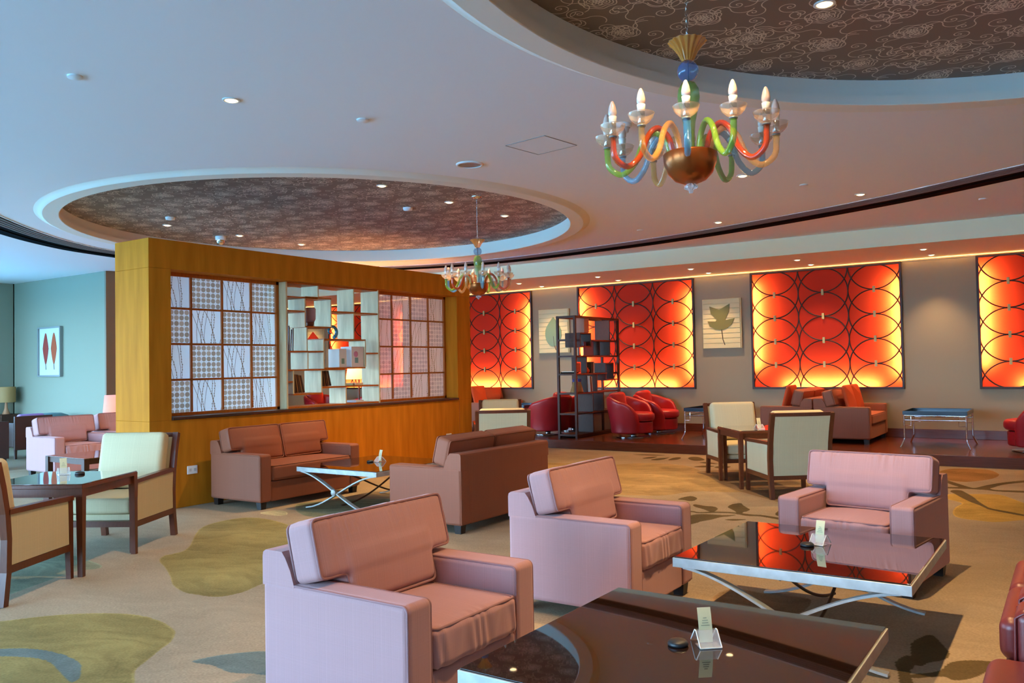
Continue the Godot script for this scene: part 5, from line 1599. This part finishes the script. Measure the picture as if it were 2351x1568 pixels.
func build_ceiling_fittings() -> void:
	for i in 3:
		for x in [-6.15, -10.03]:
			downlight(Vector3(x, 3.369, [-6.66, -7.83, -9.0][i]), "lit recess downlight on the %s side of the partition, %s" % ["sofa" if x > -8 else "lounge", ["over the twig panes", "over the open bookcase", "over its far panes"][i]], "downlights in the recess above the partition", 1.0, 48)
	downlight(Vector3(-1.09, 3.369, -4.77), "lit downlight in the scrolled recess above the big chandelier", "downlights in the recess over the coffee tables", 1.6, 48)
	for q in [[-1.09, -2.83, "over the table mirroring the recess"], [2.58, -4.77, "past the leather sofas, platform side"], [2.58, -2.83, "past the leather sofas, window side"]]:
		downlight(Vector3(q[0], 3.369, q[1]), "lit downlight in the scrolled recess " + q[2], "downlights in the recess over the coffee tables", 1.2, 48)
	for q in [[-4.66, -3.58, "alone between the two round recesses"], [-1.92, -9.80, "beside the air slot, over the tea table"], [-3.82, -10.54, "beside the air slot, over the platform step"], [-2.66, -8.05, "behind the big chandelier"]]:
		downlight(Vector3(q[0], CEIL, q[1]), "lit downlight in the plain pale ceiling, " + q[2], "downlights in the plain ceiling", 0.95, 50)
	for q in [[-15.8, "over the round red leaf picture"], [-12.3, "past the partition end"], [-8.75, "over the pointed green leaf picture"], [-7.06, "over the tall dark bookcase"], [-5.3, "over the lobed olive leaf picture"], [-3.55, "over the back-to-back sofas"], [-1.77, "over the chrome tray table"], [0.0, "over the lone tub chair"], [1.75, "past the lone tub chair"]]:
		for z in [-13.25, -14.06]:
			downlight(Vector3(q[0], 2.965, z), "small lit downlight %s the wall, %s" % ["set away from" if z > -13.5 else "close to", q[1]], "downlights along the back wall", 0.5, 42)
	# long curved air slot
	var inner := [Vector2(-7.2, -2.6), Vector2(-8.9, -3.5), Vector2(-10.11, -4.6), Vector2(-10.96, -5.51), Vector2(-11.49, -6.25), Vector2(-11.81, -6.96), Vector2(-12.0, -8.2), Vector2(-11.6, -9.7), Vector2(-10.7, -10.8), Vector2(-9.4, -11.42), Vector2(-8.0, -11.58), Vector2(-6.6, -11.46), Vector2(-5.09, -11.22), Vector2(-3.61, -10.80), Vector2(-1.87, -10.12), Vector2(-0.35, -9.27), Vector2(1.1, -8.6)]
	var line := []
	for i in inner.size() - 1:
		for k in 6:
			line.append(inner[i].cubic_interpolate(inner[i + 1], inner[maxi(i - 1, 0)], inner[mini(i + 2, inner.size() - 1)], k / 6.0))
	var t := thing("air_slot", "long curved air slot with grey blades and a black gap in the ceiling", "air vent", Vector3(0, 0, 0))
	for q in [["edge_strip", 0.01, 0.02, M.white_paint, 0.008], ["blade", 0.07, 0.035, M.blade, 0.010], ["blade", 0.13, 0.035, M.blade, 0.010], ["blade", 0.19, 0.035, M.blade, 0.010], ["blade", 0.25, 0.035, M.blade, 0.010], ["backing", 0.20, 0.40, M.black, 0.003], ["black_gap", 0.47, 0.16, M.black, 0.012]]:
		var pts := []
		for i in line.size():
			var a: Vector2 = line[maxi(i - 1, 0)]
			var b: Vector2 = line[mini(i + 1, line.size() - 1)]
			var tn := (b - a).normalized()
			var nn := Vector2(tn.y, -tn.x)
			var o: Vector2 = line[i] - nn * q[1] * (1.0 if nn.dot(line[i] - Vector2(-5.5, -6.5)) < 0 else -1.0)
			pts.append(o)
		var b2 := MB.new()
		for i in pts.size() - 1:
			var tn: Vector2 = (pts[i + 1] - pts[i]).normalized()
			var tn0: Vector2 = (pts[mini(i + 2, pts.size() - 1)] - pts[i]).normalized() if i < pts.size() - 2 else tn
			var tnp: Vector2 = (pts[i + 1] - pts[maxi(i - 1, 0)]).normalized()
			var n0: Vector2 = Vector2(tnp.y, -tnp.x) * q[2] / 2
			var n1: Vector2 = Vector2(tn0.y, -tn0.x) * q[2] / 2
			var y: float = CEIL - q[4]
			b2.quad(Vector3(pts[i].x + n0.x, y, pts[i].y + n0.y), Vector3(pts[i + 1].x + n1.x, y, pts[i + 1].y + n1.y), Vector3(pts[i + 1].x - n1.x, y, pts[i + 1].y - n1.y), Vector3(pts[i].x - n0.x, y, pts[i].y - n0.y), Vector3.DOWN)
			for s in [-1.0, 1.0]:
				b2.quad(Vector3(pts[i].x + s * n0.x, y, pts[i].y + s * n0.y), Vector3(pts[i + 1].x + s * n1.x, y, pts[i + 1].y + s * n1.y), Vector3(pts[i + 1].x + s * n1.x, CEIL, pts[i + 1].y + s * n1.y), Vector3(pts[i].x + s * n0.x, CEIL, pts[i].y + s * n0.y), Vector3(n0.x, 0, n0.y).normalized() * s)
		part(t, q[0], b2, q[3])
	# discs, detectors and the hatch
	for q in [[-5.03, -2.72], [-4.28, -4.44], [-2.29, -8.88], [-0.83, -11.01], [-4.89, -10.44]]:
		solo("sprinkler_cover", MB.new().lathe([Vector2(0.045, 0), Vector2(0.045, -0.012), Vector2(0.0, -0.014)], 20), M.white_paint, "small white round sprinkler cover on the plain ceiling", "sprinkler", Vector3(q[0], CEIL, q[1]), 0, "sprinkler covers on the ceiling")
	var sp := thing("ceiling_speaker", "flat round speaker grille on the ceiling between the two recesses", "speaker", Vector3(-4.48, CEIL, -6.01))
	part(sp, "rim", MB.new().lathe([Vector2(0.125, 0), Vector2(0.122, -0.012), Vector2(0.105, -0.014), Vector2(0.104, -0.004)], 32), M.white_paint)
	part(sp, "grille", MB.new().lathe([Vector2(0.104, -0.006), Vector2(0.0, -0.007)], 28), M.grey_metal)
	var de := thing("smoke_detector", "white ribbed detector on the ceiling behind the chandelier", "detector", Vector3(-2.81, CEIL, -5.73))
	part(de, "mount", MB.new().lathe([Vector2(0.07, 0.0), Vector2(0.07, -0.018), Vector2(0.055, -0.03)], 24), M.white_paint)
	part(de, "head", MB.new().lathe([Vector2(0.05, -0.028), Vector2(0.045, -0.06), Vector2(0.02, -0.075), Vector2(0.0, -0.076)], 24), mat(rgb(214, 212, 206), 0.5))
	var ha := thing("access_hatch", "square flush access hatch in the ceiling", "hatch", Vector3(-3.625, CEIL, -5.86))
	ha.rotation.y = deg_to_rad(-8)
	for s in [-1, 1]:
		part(ha, "hatch_edge", MB.new().box(Vector3(0, -0.002, s * 0.21), Vector3(0.42, 0.004, 0.006)), M.grey_metal)
		part(ha, "hatch_edge", MB.new().box(Vector3(s * 0.21, -0.002, 0), Vector3(0.006, 0.004, 0.42)), M.grey_metal)
	part(ha, "hatch_panel", MB.new().box(Vector3(0, -0.001, 0), Vector3(0.41, 0.003, 0.41)), M.ceiling)
	var cc := thing("dome_camera", "round metal dome camera in the recess above the partition", "camera", Vector3(-10.32, 3.37, -7.72))
	part(cc, "mount", MB.new().lathe([Vector2(0.075, 0), Vector2(0.075, -0.05), Vector2(0.05, -0.06)], 20), M.white_paint)
	part(cc, "dome", MB.new().lathe([Vector2(0.06, -0.05), Vector2(0.055, -0.09), Vector2(0.03, -0.12), Vector2(0.0, -0.128)], 20), M.chrome)
	for q in [[-9.5, -6.35], [-6.77, -7.79]]:
		solo("recess_detector", MB.new().lathe([Vector2(0.06, 0), Vector2(0.055, -0.03), Vector2(0.0, -0.04)], 20), M.white_paint, "white round detector in the recess above the partition", "detector", Vector3(q[0], 3.37, q[1]), 0, "detectors in the recess above the partition")

func build_small_things() -> void:
	for q in [[-5.381, "white double wall socket low on the partition near its lit end"], [-9.694, "white wall socket low on the partition behind the rust sofa back"]]:
		var t := thing("wall_socket", q[1], "socket", Vector3(-7.70, 0.33, q[0]), 90)
		part(t, "plate", MB.new().box(Vector3(0, 0.045, 0.005), Vector3(0.12, 0.086, 0.010), 0.004, 2), M.white_paint)
		for s in [-1, 1]:
			part(t, "outlet", MB.new().box(Vector3(s * 0.028, 0.045, 0.011), Vector3(0.03, 0.03, 0.003)), mat(rgb(200, 200, 198), 0.5))
